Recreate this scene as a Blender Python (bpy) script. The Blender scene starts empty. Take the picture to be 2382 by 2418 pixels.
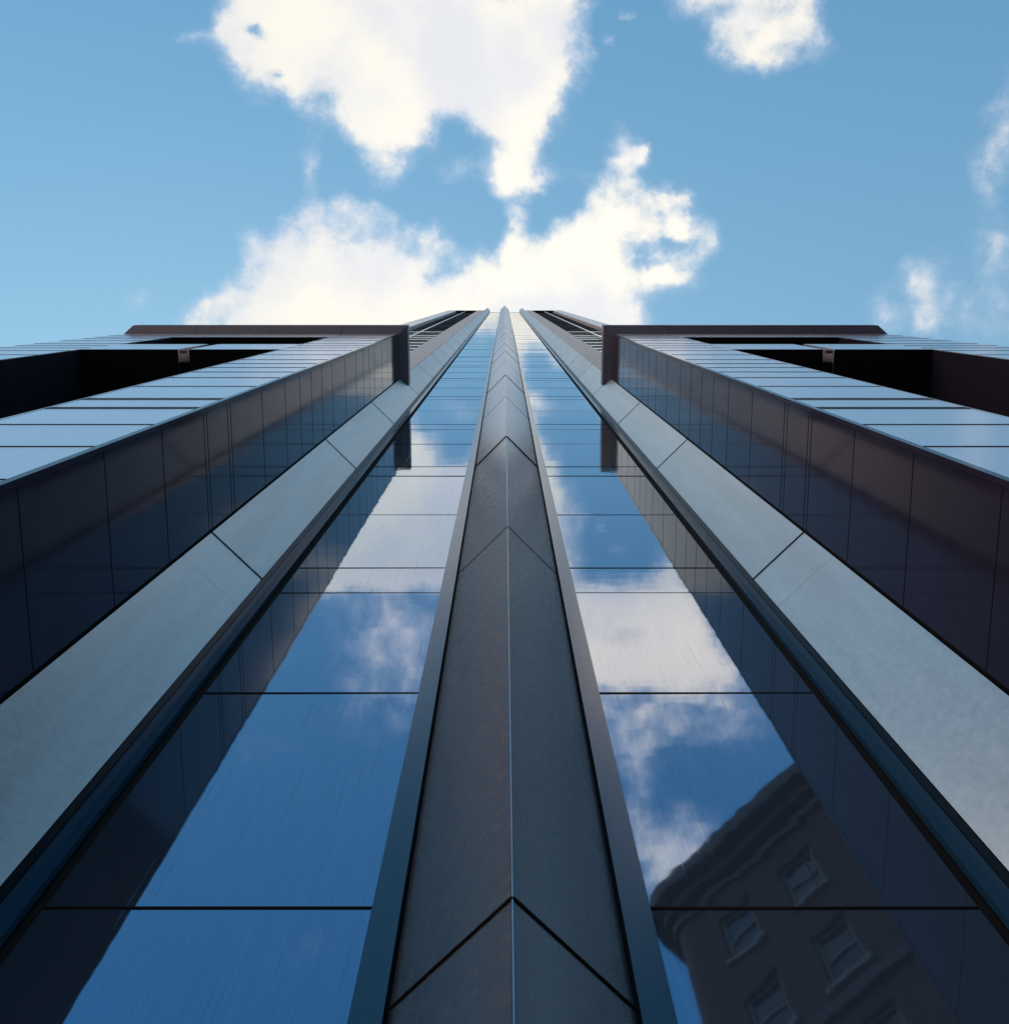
import bpy, math, random
from mathutils import Vector, Matrix
random.seed(7)
R = math.radians
sc = bpy.context.scene
S = 1.7            # one plan unit: the distance from the lens to the glass, in metres
EYE = 1.6          # lens height above the pavement

# ---------------------------------------------------------------- camera
FPX, V0, CY = 2600.0, 694.0, 1209.0
al = math.atan((CY - V0) / FPX); sa, ca = math.sin(al), math.cos(al)
cam = bpy.data.cameras.new('camera'); co = bpy.data.objects.new('camera', cam)
sc.collection.objects.link(co)
cam.sensor_fit = 'VERTICAL'; cam.sensor_height = 24.0; cam.sensor_width = 24.0
cam.lens = FPX / 2418.0 * 24.0
cam.clip_start = 0.02; cam.clip_end = 5000
right = Vector((1, 0, 0)); up = Vector((0, -ca, sa)); fwd = Vector((0, sa, ca))
m = Matrix((right, up, -fwd)).transposed().to_4x4()
m.translation = Vector((-0.011 * S, 0, EYE))
co.matrix_world = m
sc.camera = co

# ---------------------------------------------------------------- sky
SUN_EL, SUN_AZ = R(58), R(-20)
world = bpy.data.worlds.new('World'); sc.world = world; world.use_nodes = True
wn, wl = world.node_tree.nodes, world.node_tree.links
for n in list(wn): wn.remove(n)
CLOUD_NEAR = ((-0.52, 0.52, -0.3, 0.06), [
  (-0.97, 0.0, "9999 9999 9999 9999 9999 9999 9999 9999 9999 9999 9999 9999 9999 9999 9999 9999 9999 9999 9999 9999 9999 9999 9999 9999 9999 9999 9999 9999 9999 9999 9999 9999 9999 9998 9994 9978 9929 9834 9714 9640 9668 9776 9889 9949 9920 9761 9492 9204 8954 8734 8534 8364 8235 8114 7916 7529 6785 5782 4737 3955 3553 3358 3102 2726 2421 2238 1912 1649 1510 1377 1190 1042 1083 1197 1188 1066 904 749 621 517 423 327 243 207 246 358 519 694 847 1009 1218 1404 1528 1710 1941 2065 2063 1988 1880 1750 1592 1394 1149 865 524 175 0 41 186 418 640 823 1024 1272 1675 2295 3017 3702 3925 4246 4782 4990 4922 4772 4851 4960 5441 6031 6613 7266 7584 7703 7768 7624 7385 7330 7390 7525 7764 7767 7750 7736 7784 7881 7956 7990 7969 7878 7768 7701 7687 7716 7790 7905 8037 8156 8263 8412 8668 9027 9407 9702 9872 9937 9947 9934 9909 9870 9803 9690 9524 9331 9166 9076 9048 9010 8880 8632 8327 8096 8059 8244 8531 8768 8864 8821 8670 8424 8089 7691 7328 7144 7236 7576 8037 8501 8903 9226 9470 9648 9773 9858 9914 9951 9976 9989 9995 9998 9999 9999",
   -1.232, 0.0, "9999 9999 9999 9993 9955 9804 9355 8425 7092 5460 3847 2533 1675 1240 1047 999 1113 1256 1202 935 901 966 1083 1235 1475 1799 1983 2261 2639 3030 3370 3615 3923 4306 4718 5168 5625 6071 6470 6716 6845 6880 6885 6859 6994 7405 7743 7924 7980 7758 7250 6648 6073 5486 4846 4297 3929 3463 2802 2178 1768 1401 1101 672 471 368 234 188 141 82 33 0 6 951 2583 4265 5962 7583 8981 9999"),
  (-0.9071, 0.4218, "6826 6826 6826 6826 6826 6826 6826 6826 6826 6826 6826 6826 6826 6826 6826 6826 6826 6826 6826 6826 6826 6826 6826 6826 6826 6826 6826 6826 6826 6826 6826 6826 6825 6825 6822 6809 6772 6698 6606 6549 6570 6654 6741 6787 6764 6641 6441 6253 6141 6105 6110 6106 6071 6048 6147 6453 6845 7176 7337 7394 7397 7344 7375 7510 7485 7211 7122 7060 6928 6728 6413 6155 6205 6448 6644 6785 6931 7099 7261 7354 7352 7285 7215 7214 7331 7573 7913 8252 8453 8537 8585 8558 8483 8662 9071 9335 9436 9471 9486 9462 9362 9165 8853 8424 7772 7016 6611 6698 7049 7674 8081 8111 7850 7232 6641 5884 4831 3604 2827 1892 791 214 51 65 0 399 930 1318 1969 2726 3049 3195 3509 3635 3532 3713 3967 4490 5652 6246 7002 7780 8534 9158 9490 9580 9625 9748 9897 9984 9999 9958 9860 9710 9538 9380 9233 9025 8666 8161 7625 7203 6951 6837 6793 6772 6750 6717 6662 6571 6438 6281 6144 6058 6008 5929 5756 5484 5185 4981 4971 5157 5418 5614 5666 5583 5415 5227 5075 4973 4881 4764 4653 4645 4815 5149 5556 5941 6244 6457 6598 6688 6744 6780 6804 6816 6822 6824 6825 6826",
   -0.7624, 0.6609, "5356 5356 5356 5358 5376 5452 5694 6202 6902 7693 8403 8849 9120 9347 9423 9570 9967 9934 9744 9646 9999 9971 9797 9488 9106 8720 8439 8237 8109 8029 7940 7799 7524 7120 6653 6180 5727 5267 4726 4195 4141 4102 4417 4220 3783 3425 2857 2113 1479 1057 728 414 200 30 0 167 662 1537 1751 1597 1974 1710 1196 1298 1937 2420 2748 2901 2871 2721 2578 2475 2447 2762 3298 3824 4307 4734 5097 5356"),
  (-0.5773, 0.4557, "5588 5588 5588 5588 5588 5588 5588 5588 5588 5588 5588 5588 5588 5588 5588 5588 5588 5588 5588 5588 5588 5588 5588 5588 5588 5588 5588 5588 5588 5588 5588 5588 5588 5588 5589 5591 5597 5610 5626 5635 5632 5617 5603 5596 5603 5634 5686 5748 5822 5918 6030 6131 6201 6275 6449 6826 7488 8371 9261 9807 9855 9621 9499 9629 9868 9999 9829 9610 9425 8994 8025 7129 7333 8060 8186 7696 6919 6050 5207 4448 3737 3003 2321 1934 1990 2394 2892 3325 3705 4090 4533 5092 5702 6084 6144 6051 5844 5516 5071 4501 3772 2867 1854 900 256 13 0 44 326 905 1866 3230 5009 6698 7637 8530 9050 9005 9197 8976 8276 7620 6910 5762 4246 3578 3703 4121 4469 5143 6269 7041 7356 7742 8300 8584 8694 8686 8512 8650 8752 8776 8669 8484 8342 8266 8246 8289 8346 8361 8337 8300 8268 8240 8206 8155 8065 7870 7493 6953 6389 5963 5725 5630 5605 5603 5608 5616 5628 5647 5673 5705 5737 5769 5808 5876 5980 6105 6210 6247 6192 6060 5895 5724 5523 5236 4803 4197 3444 2658 2120 2158 2876 3963 4933 5503 5703 5709 5661 5621 5601 5592 5589 5589 5588 5588 5588 5588 5588 5588",
   -0.7957, 0.4005, "6652 6652 6652 6652 6669 6762 7088 7775 8624 9370 9795 9985 9999 9873 9601 9361 9143 8613 8636 9355 9559 9215 8584 7771 6668 5372 4629 3800 2850 1970 1276 935 554 189 25 0 138 405 737 1158 1497 1358 1395 1603 1899 2166 3066 4639 6291 7192 7288 7720 8313 8804 8932 8862 8525 8054 8110 8413 8176 8105 8234 8165 7714 7279 6971 6814 6791 6853 6925 6995 7053 7052 7003 6941 6871 6795 6714 6652"),
  (-0.6586, 0.4204, "6103 6103 6103 6103 6103 6103 6103 6103 6103 6103 6103 6103 6103 6103 6103 6103 6103 6103 6103 6103 6103 6103 6103 6103 6103 6103 6103 6103 6103 6103 6103 6103 6103 6105 6115 6158 6282 6526 6834 7024 6952 6674 6386 6236 6334 6810 7601 8404 9010 9413 9674 9853 9966 9999 9909 9690 9543 9200 8678 8340 8434 8734 8854 8668 8257 7708 7239 6860 6511 6047 5335 4745 4827 5268 5470 5419 5292 5191 5126 5029 4854 4624 4421 4371 4554 4966 5545 6115 6432 6492 6458 6491 6711 7361 8213 8694 8810 8740 8594 8368 8027 7555 6932 6149 5059 3860 3221 3351 3974 5153 6113 6582 6739 6587 6733 7159 7566 7774 7358 6982 6950 6885 6602 6124 5693 5350 5400 5499 5405 5211 4826 3881 2885 1686 383 0 40 514 1760 1787 1968 2300 2812 3388 3760 3909 3943 3919 3879 3864 3874 3891 3906 3915 3923 3943 4008 4183 4538 5040 5544 5900 6086 6167 6211 6254 6314 6412 6588 6893 7344 7863 8277 8420 8278 8010 7864 8014 8479 9027 9300 9059 8451 7792 7296 6947 6644 6319 5961 5586 5259 5091 5175 5491 5908 6283 6532 6637 6622 6536 6425 6321 6240 6182 6141 6119 6109 6105 6103 6103",
   -0.6383, 0.7492, "4600 4600 4600 4599 4583 4486 4135 3393 2496 1757 1421 1463 1710 2072 2491 2895 3138 3120 3365 4162 4223 4161 4320 4619 4885 5008 5191 5176 4993 4740 4451 4222 3857 3468 3205 3011 2881 2802 2757 2806 3055 3287 3522 3638 3569 3199 2680 2009 1441 1239 1056 896 622 175 0 318 1465 3209 3520 3104 3690 3579 3172 3744 5453 7020 8206 9064 9575 9820 9958 9999 9924 9278 8283 7342 6488 5725 5068 4600"),
  (-0.412, 0.3651, "5301 5301 5301 5301 5301 5301 5301 5301 5301 5301 5301 5301 5301 5301 5301 5301 5301 5301 5301 5301 5301 5301 5301 5301 5301 5301 5301 5301 5301 5301 5301 5301 5301 5301 5298 5287 5253 5188 5106 5055 5075 5149 5225 5253 5166 4868 4396 3927 3554 3249 2998 2840 2807 2836 2767 2454 1901 1650 1899 2422 3102 3932 4614 4945 4997 5099 5961 6821 7275 7025 5650 4281 4773 6452 7699 8470 9117 9675 9999 9903 9291 8220 7040 6367 6564 7434 8403 9080 9406 9415 9102 8557 7852 6830 5707 5037 4916 5130 5412 5488 5093 4145 2814 1479 628 433 586 712 1218 2233 3481 4807 6449 7231 7016 6859 6792 6932 6273 5647 5720 5308 4132 2734 1890 674 0 569 1328 2682 4935 6583 6578 6149 6366 6667 6988 7092 6635 5920 4918 3862 2843 2042 1664 1645 1716 1694 1639 1661 1741 1807 1804 1734 1654 1631 1716 1989 2537 3315 4120 4732 5080 5223 5259 5256 5239 5206 5142 5024 4847 4647 4509 4527 4739 5109 5516 5797 5802 5537 5184 4966 4926 4933 4802 4444 3917 3471 3427 3943 4844 5743 6320 6470 6286 5933 5574 5310 5173 5137 5157 5196 5234 5262 5282 5293 5298 5300 5301 5301",
   -0.6451, 0.4639, "5816 5816 5816 5817 5813 5763 5555 5105 4604 4307 4339 4559 4721 4693 4201 3740 4003 4114 3802 2857 3146 3842 4758 5907 7167 8356 9283 9826 9999 9932 9759 9483 9161 8682 8017 7312 6583 5698 4473 3088 2245 1339 1216 911 484 0 268 1476 3150 4537 5199 6212 7164 7766 7828 7543 7148 7360 8076 8820 9099 8699 7994 7611 6901 6213 5805 5269 4823 4502 4271 4126 4051 4180 4451 4730 5012 5302 5596 5816"),
  (-0.4837, 0.3379, "5887 5887 5887 5887 5887 5887 5887 5887 5887 5887 5887 5887 5887 5887 5887 5887 5887 5887 5887 5887 5887 5887 5887 5887 5887 5887 5887 5887 5887 5887 5887 5887 5887 5887 5886 5883 5873 5854 5830 5815 5821 5843 5867 5900 6010 6308 6769 7218 7541 7736 7797 7689 7395 6982 6576 6264 6259 6572 7247 7654 7000 5454 4278 4103 4789 5756 5850 5609 5298 4857 4458 4293 4370 4454 4398 4372 4670 5442 6497 7396 7902 8118 8211 8314 8483 8595 8468 8156 8011 8280 8783 8918 8251 6716 4782 3204 2203 1803 1787 1890 1981 2072 2362 2977 4018 5231 5833 5579 5261 5244 4962 4835 5494 6223 7171 7767 8072 8323 8004 7131 6204 5730 6012 6842 7250 7470 7016 6303 6062 5737 4349 2482 718 0 892 2016 3270 4710 6437 8325 9727 9999 9180 7954 7096 6693 6545 6555 6610 6599 6538 6494 6520 6617 6731 6804 6817 6773 6669 6511 6320 6134 5993 5917 5887 5878 5876 5883 5910 5974 6079 6195 6253 6172 5905 5464 4948 4531 4406 4610 4974 5248 5327 5273 5184 5111 5094 5232 5646 6393 7355 8263 8839 8933 8592 7983 7320 6759 6368 6134 6009 5947 5917 5902 5894 5890 5888 5887 5887 5887",
   -0.5902, 0.5228, "5302 5302 5302 5301 5297 5293 5300 5316 5286 5135 4867 4626 4463 4420 4694 5196 5729 6519 7129 7562 7072 6397 5644 4829 4070 3495 3103 3082 3354 3726 4066 4341 4852 5654 6605 7574 8340 8680 8426 7589 6538 5623 4683 4393 4323 3789 2923 1628 642 1265 2906 4872 6780 7787 8026 8313 9025 9999 8858 6646 5969 3564 867 0 837 2309 4057 5375 6134 6393 6499 6511 6502 6420 6280 6119 5922 5694 5468 5302"),
  (-0.3704, 0.2875, "5629 5629 5629 5629 5629 5629 5629 5629 5629 5629 5629 5629 5629 5629 5629 5629 5629 5629 5629 5629 5629 5629 5629 5629 5629 5629 5629 5629 5629 5629 5629 5629 5629 5630 5632 5644 5678 5745 5830 5882 5862 5786 5709 5704 5917 6552 7496 8323 8841 9146 9325 9387 9320 9167 9014 8942 8906 8003 6273 4605 3365 2395 1827 1725 1850 2333 2928 3828 4982 6093 6803 7155 7650 8310 8885 9405 9845 9999 9796 9421 8933 8179 7223 6424 6040 6006 5984 5983 6349 7052 7835 8271 8115 7307 6473 6281 6492 6776 7028 7157 6979 6371 5273 4019 3371 3377 3879 4276 3690 1178 5 0 793 2123 1812 1355 1080 1376 2882 4272 4754 4727 4886 5434 5900 7077 8194 8199 8780 9990 9465 7763 6753 6826 7424 6943 6352 5298 2694 3722 4294 4785 5478 6129 6445 6401 6286 6345 6486 6547 6528 6497 6509 6578 6679 6755 6758 6648 6415 6126 5884 5744 5685 5671 5678 5694 5721 5771 5871 6056 6335 6646 6845 6767 6328 5567 4694 4037 3936 4423 5143 5621 5694 5526 5327 5172 5052 4972 4952 4954 4864 4601 4250 4043 4155 4567 5085 5514 5762 5846 5832 5780 5726 5686 5657 5641 5633 5630 5629 5629",
   -0.4646, 0.5827, "4436 4436 4436 4434 4430 4424 4430 4455 4454 4369 4213 4019 3958 4100 4507 4846 5095 6013 6302 6134 4971 4107 3684 3424 3575 4090 3824 3862 4256 4792 5404 5720 6154 6338 5978 5485 5115 5054 5378 5578 4486 3404 1984 629 0 1127 2806 5052 7689 9469 9999 9428 8456 7257 5348 3266 1370 384 546 1007 723 1092 1765 2835 3217 3673 4307 4604 4994 5463 5844 6140 6362 6367 6200 5992 5716 5332 4836 4436"),
  (-0.3028, 0.3066, "4968 4968 4968 4968 4968 4968 4968 4968 4968 4968 4968 4968 4968 4968 4968 4968 4968 4968 4968 4968 4968 4968 4968 4968 4968 4968 4968 4968 4968 4968 4968 4968 4968 4967 4961 4935 4860 4712 4525 4410 4453 4622 4799 4910 4957 4938 4823 4631 4455 4324 4176 3932 3569 3140 2757 2497 2343 2419 3078 4074 4687 4568 4454 4687 4438 4030 6265 8340 9203 9693 9999 9950 9380 8727 8385 8062 7345 6138 4735 3641 3140 3144 3343 3339 2879 1959 830 0 86 1292 3475 5925 7863 8714 8463 7698 6633 5495 4504 3651 3108 3042 3416 4034 5156 6505 7066 6656 5664 3913 3562 4200 4982 6436 5761 4999 4803 4830 5240 5252 4951 5863 6524 6227 5299 5142 6133 6748 6405 6073 5062 3557 2208 1354 1148 976 1173 1307 799 2843 4263 4784 4565 4054 3784 3854 4180 4667 5189 5595 5811 5760 5324 4515 3563 2811 2458 2564 3126 3956 4680 5015 5035 4953 4886 4837 4785 4712 4596 4412 4150 3840 3547 3309 3070 2688 2069 1288 612 340 606 1297 2108 2801 3320 3765 4229 4714 5151 5507 5819 6109 6314 6330 6122 5757 5369 5066 4894 4832 4836 4867 4900 4927 4949 4960 4965 4967 4968 4968",
   -0.4319, 0.4025, "5176 5176 5176 5177 5163 5061 4666 3820 2838 2137 1987 2276 2744 3307 4065 4793 5235 5658 5805 5402 5639 6558 7564 8588 9462 9999 9950 9318 8187 6876 5773 4921 4164 3209 2087 1213 959 1476 2748 4614 5914 6402 6580 6834 7045 7006 6693 6333 6520 7402 8469 8533 7852 6421 5008 4576 6040 9644 9106 5908 4947 3111 438 0 1770 3304 4325 4917 4989 4676 4346 4177 4343 4944 5638 6058 6085 5821 5478 5176"),
  (-0.2616, 0.3616, "4198 4198 4198 4198 4198 4198 4198 4198 4198 4198 4198 4198 4198 4198 4198 4198 4198 4198 4198 4198 4198 4198 4198 4198 4198 4198 4198 4198 4198 4198 4198 4198 4198 4196 4187 4148 4036 3815 3536 3364 3429 3681 3944 4111 4191 4205 4080 3722 3190 2632 2167 1889 1862 2066 2431 2976 3834 4763 5444 6098 7415 9208 9999 9174 7286 5551 5940 6199 5572 5121 5329 5756 5553 4772 3962 3363 3191 3620 4526 5559 6425 7050 7419 7499 7331 7009 6595 6076 5294 4154 2835 1622 845 879 1503 2051 2312 2251 2096 1967 1960 2189 2620 3113 3427 3423 3605 3833 3606 2859 2543 1999 1891 2447 3470 3748 3173 2837 3371 2439 1085 505 0 1053 4507 6450 6654 7274 8884 8124 6303 5566 5073 4094 2930 2655 2537 2341 2079 1151 413 543 1510 2793 3867 4706 5265 5379 5272 5264 5335 5311 5025 4433 3675 3030 2693 2728 3123 3715 4195 4364 4317 4231 4182 4159 4138 4100 4019 3865 3628 3358 3169 3181 3440 3901 4435 4895 5140 5116 4887 4594 4357 4210 4136 4103 4100 4128 4186 4246 4222 4034 3697 3362 3191 3241 3437 3668 3860 3993 4077 4128 4158 4176 4189 4194 4197 4198 4198 4198",
   -0.3316, 0.5081, "3949 3949 3949 3949 3943 3889 3668 3200 2700 2452 2603 2851 3239 3940 5203 5924 4315 1407 0 1243 4473 6074 7108 7741 7550 6457 5719 4328 2540 1001 153 710 1111 1703 3061 4452 5745 7020 8559 9999 8619 6022 3283 1436 707 1389 1919 2272 3038 4483 5558 5409 4077 2495 1610 1602 2213 3266 4047 4520 4736 5868 6874 5873 4847 4169 3172 2584 2443 2720 3182 3692 4097 4297 4289 4180 4058 3980 3960 3949"),
  (-0.2187, 0.2819, "4369 4369 4369 4369 4369 4369 4369 4369 4369 4369 4369 4369 4369 4369 4369 4369 4369 4369 4369 4369 4369 4369 4369 4369 4369 4369 4369 4369 4369 4369 4369 4369 4369 4367 4358 4320 4208 3989 3711 3540 3605 3855 4122 4362 4839 5941 7373 8210 8039 7131 5912 4850 4266 4089 3853 3300 2959 2468 2541 3920 6320 8543 8547 6776 5276 5170 6156 6471 5604 4205 2841 1715 833 395 464 711 879 1038 1335 1738 2227 2885 3643 4255 4546 4503 4202 3851 3975 4994 6704 8542 9841 9999 9363 8713 8065 7400 6397 5216 4037 2967 2428 2741 3711 4901 5521 5218 4739 4697 3354 2966 4194 4522 3799 3280 3555 3326 1727 1160 2396 2103 643 0 2761 4850 6884 7471 9083 9471 6653 3534 2766 4558 7586 8976 9318 8845 7761 6768 6418 6088 5250 4022 3327 3494 3692 3219 2483 2148 2215 2431 2652 2871 3127 3401 3606 3666 3556 3369 3326 3572 3953 4234 4357 4398 4417 4445 4505 4620 4795 4984 5075 4933 4469 3695 2817 2228 2347 3157 4115 4563 4379 3913 3551 3421 3487 3693 3996 4366 4755 5098 5339 5459 5474 5408 5286 5129 4960 4800 4664 4558 4482 4432 4401 4383 4374 4371 4369 4369",
   -0.3427, 0.3123, "5232 5232 5232 5234 5255 5346 5636 6241 7054 7943 8666 8795 8537 8003 7405 6311 3966 1407 0 902 2603 2765 3261 4092 5035 5900 7333 8321 8782 8712 7867 6639 4437 2366 1457 1405 2161 3715 6238 9227 9169 7992 6737 4944 3481 3787 4771 5371 4693 2955 1982 2526 4897 7716 9119 9999 8602 3588 2300 2838 1942 2196 2846 5395 4641 3321 3436 3539 4300 5403 6418 7162 7648 7752 7563 7266 6866 6345 5724 5232"),
  (-0.3669, 0.2249, "6199 6199 6199 6199 6199 6199 6199 6199 6199 6199 6199 6199 6199 6199 6199 6199 6199 6199 6199 6199 6199 6199 6199 6199 6199 6199 6199 6199 6199 6199 6199 6199 6199 6201 6210 6247 6358 6575 6849 7017 6953 6706 6444 6232 5892 5143 4151 3513 3508 3988 4737 5529 6194 6708 7201 7677 7551 6949 5668 3740 1575 0 533 2972 5937 8628 9576 9737 9278 8228 7186 6375 5478 4637 4134 3836 3750 4130 4960 5870 6770 7893 9125 9949 9999 9058 7156 4996 3602 3131 3233 4068 5526 6739 7689 8786 9593 9500 8742 7730 6719 5807 4857 4007 3693 3867 4586 5710 6318 5666 5313 5348 6681 8614 7952 7398 8008 8790 7442 5253 3931 3702 5184 6985 6968 7509 7950 8574 8652 7435 6527 6560 4750 3418 4763 5661 6347 6971 7029 7634 7279 6624 6288 6318 6207 5653 5193 5399 5922 6193 6200 6156 6220 6445 6770 7045 7145 7010 6666 6284 6070 6061 6130 6183 6206 6215 6219 6217 6200 6155 6078 5997 5977 6099 6418 6931 7507 7890 7804 7265 6635 6348 6480 6794 7042 7151 7132 6961 6587 5990 5268 4608 4188 4088 4264 4613 5015 5380 5663 5862 5993 6077 6129 6161 6180 6190 6196 6198 6199 6199",
   -0.3638, 0.3819, "4878 4878 4878 4877 4875 4873 4873 4871 4835 4720 4492 4055 3583 3262 3530 4146 5641 9272 9999 6516 4262 3734 3505 3338 3074 2888 4477 5936 6791 7003 6315 4299 3143 2701 2249 2309 2838 3752 5237 7575 8845 8852 7993 7061 5693 3561 1866 637 0 1623 4418 7415 9061 8354 5625 2952 1552 2018 3636 4549 5444 5764 6108 6593 7542 7553 6655 6042 5343 4578 3991 3604 3343 3282 3386 3567 3837 4188 4575 4878"),
  (-0.2829, 0.2925, "4916 4916 4916 4916 4916 4916 4916 4916 4916 4916 4916 4916 4916 4916 4916 4916 4916 4916 4916 4916 4916 4916 4916 4916 4916 4916 4916 4916 4916 4916 4916 4916 4915 4905 4850 4625 3961 2659 1014 0 384 1869 3432 4554 5734 7718 9706 9999 8669 7030 5790 4979 4440 4128 4121 4807 7213 8733 8573 6647 3706 1437 1268 3006 5114 6241 6018 5543 5247 4951 4606 4339 4328 4489 4632 4708 4720 4683 4625 4552 4479 4438 4451 4525 4662 4886 5215 5481 5394 4943 4275 3537 2971 2976 3483 4072 4617 5023 5246 5382 5479 5530 5549 5544 5325 4982 4713 4719 5168 6303 6959 7148 6911 6198 5957 6087 6243 6069 5392 4914 4296 4332 5079 5304 3509 2833 3300 5411 6309 6631 8487 8555 7190 5772 4213 3650 3706 4300 5457 5182 4922 4777 4732 4703 4461 3956 3639 3917 4450 4730 4739 4657 4600 4602 4643 4674 4676 4664 4686 4775 4893 4947 4915 4851 4793 4733 4646 4482 4155 3547 2618 1535 681 423 820 1614 2501 3435 4515 5581 6140 5785 4759 3661 2934 2618 2577 2700 2943 3298 3747 4241 4709 5068 5270 5318 5267 5179 5094 5029 4983 4953 4935 4925 4930 4925 4920 4917 4916 4916",
   -0.4568, 0.3761, "5484 5484 5483 5483 5476 5433 5277 4945 4551 4243 4120 4129 4203 4333 4238 4487 6131 8138 8709 7436 5928 5354 5182 5121 4977 4746 5206 5594 5832 5997 5997 5553 5566 5746 5590 5333 5011 4741 4930 5723 5461 4654 5204 5839 6270 5871 5648 5644 5451 5009 4569 4596 4405 4586 5603 5918 5758 4956 5442 6476 5864 6901 8391 7867 6093 4093 1779 137 0 1414 3662 6205 8494 9822 9999 9536 8694 7618 6428 5484"),
  (-0.2186, 0.2614, "4554 4554 4554 4554 4554 4554 4554 4554 4554 4554 4554 4554 4554 4554 4554 4554 4554 4554 4554 4554 4554 4554 4554 4554 4554 4554 4554 4554 4554 4554 4554 4554 4554 4558 4578 4659 4898 5366 5959 6324 6185 5651 5088 4672 4138 2977 1302 69 0 1034 2735 4514 5909 6813 7519 8160 7647 6367 5356 4957 4149 2877 2294 3661 6177 7794 7249 5931 4733 3790 3135 2684 2602 2838 3153 3446 3609 3578 3479 3457 3379 3013 2462 2149 2387 3441 5299 7227 8288 8177 7174 6690 7273 7588 6812 5299 3750 3047 2751 2549 2376 2327 3033 4661 6300 7410 7338 5847 4603 5129 3925 3324 3491 2517 3964 5386 6151 5451 4735 5197 4598 4479 4540 4307 2265 1192 1305 2916 7729 9999 8187 7751 9176 9010 6298 3668 1783 826 1371 1539 3511 5619 6443 5819 4754 3931 3646 4055 4703 5033 5026 4869 4658 4413 4137 3879 3733 3798 4138 4648 5034 5067 4864 4668 4576 4546 4532 4497 4406 4217 3916 3573 3353 3426 3847 4496 5070 5178 4539 3409 2528 2569 3415 4435 5093 5297 5203 5018 4916 4976 5150 5298 5294 5104 4792 4464 4215 4088 4081 4152 4254 4353 4430 4484 4521 4541 4549 4553 4554 4554",
   -0.2798, 0.2909, "4902 4902 4902 4902 4888 4811 4543 3979 3278 2645 2283 2275 2554 3136 3071 3494 6043 7624 8073 7199 6647 6449 6275 5992 4913 3287 4500 5476 5924 6137 5790 4751 3858 3387 3321 3814 4701 5808 7503 9467 6940 2283 1708 1702 2258 3948 6321 8409 8827 5328 2391 1048 804 3108 7317 9634 9999 6387 4133 2773 0 1778 3590 7186 8595 9405 9601 7337 5111 3714 2640 2145 2213 2898 3768 4427 4808 4972 4963 4902"),
  (-0.1693, 0.2232, "4313 4313 4313 4313 4313 4313 4313 4313 4313 4313 4313 4313 4313 4313 4313 4313 4313 4313 4313 4313 4313 4313 4313 4313 4313 4313 4313 4313 4313 4313 4313 4313 4313 4312 4307 4284 4217 4084 3917 3815 3854 4004 4153 4179 3951 3625 3946 5118 6052 5915 4866 3490 2274 1490 1106 709 911 3103 5325 5348 2826 0 79 3059 6975 9500 8378 6937 6329 6111 6214 6207 5966 5838 6041 6339 6325 5781 4954 4359 4039 3657 3078 2441 1973 2132 3297 4844 5423 5056 4659 3721 2279 2534 3962 4371 3959 3298 2890 2691 2841 3669 5102 6411 6497 5478 4397 3339 2778 3867 5277 5611 3958 1799 1330 1882 2082 1532 782 2241 4310 4267 3373 2462 1539 725 1531 6453 9999 8310 3279 1419 4022 4991 2188 1629 2181 3915 7410 7302 6582 5463 4669 4609 4418 3580 2822 2885 3401 3692 3739 3812 4137 4802 5687 6453 6770 6429 5418 4187 3439 3457 3851 4181 4337 4402 4463 4595 4897 5496 6434 7527 8354 8510 7953 7050 6362 6282 6873 7716 8166 7786 6807 5788 5136 4875 4868 4991 5185 5448 5790 6183 6526 6675 6551 6189 5719 5274 4928 4691 4540 4448 4391 4355 4320 4310 4311 4312 4313 4313",
   -0.2056, 0.273, "4295 4296 4296 4296 4299 4334 4482 4813 5213 5533 5650 5277 4819 4415 3118 2741 5925 9063 8346 2913 1687 1838 2159 2532 2082 1031 5040 6981 6439 5403 4679 4046 4319 4396 3455 2396 1895 2631 5523 9999 8462 2952 1785 698 1015 4495 6388 6560 7009 6716 5407 2853 977 528 1583 2087 3252 6439 7926 7866 7375 6671 5664 3258 1192 237 624 2535 4999 7243 8566 8372 6640 3814 1322 0 57 1208 2857 4295"),
  (-0.1893, 0.1789, "5141 5141 5141 5141 5141 5141 5141 5141 5141 5141 5141 5141 5141 5141 5141 5141 5141 5141 5141 5141 5141 5141 5141 5141 5141 5141 5141 5141 5141 5141 5141 5141 5142 5144 5157 5211 5369 5680 6072 6314 6222 5868 5499 5275 5201 5199 5212 5267 5244 4832 3982 3150 2934 3673 5175 7016 8517 9555 9999 8988 5838 2105 1685 4657 7379 8119 9142 9078 7970 6880 6098 5781 5783 5674 5211 4593 4107 3920 4026 4270 4351 4145 3869 3873 4322 5041 5680 6173 6811 7754 8494 8140 6451 4059 2270 1997 2712 3339 3620 4104 4792 5275 5300 5146 5132 5532 6198 6915 7528 7962 5872 4475 3395 3044 4984 3817 1469 1175 2809 3634 5828 6563 6048 5285 6356 9399 9317 4295 1125 1158 2008 2091 1810 3671 7329 8051 7584 6656 5256 4710 4684 4685 4588 4262 3659 2863 2485 3092 4166 4942 5299 5367 5207 4956 4800 4706 4265 3009 1180 0 456 2120 3763 4710 5062 5151 5172 5198 5256 5372 5551 5756 5895 5869 5636 5220 4701 4172 3746 3535 3600 3901 4278 4582 4743 4770 4666 4368 3795 2962 2110 1621 1742 2380 3210 3954 4493 4834 5023 5113 5147 5154 5152 5148 5147 5145 5143 5142 5141 5141",
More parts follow.
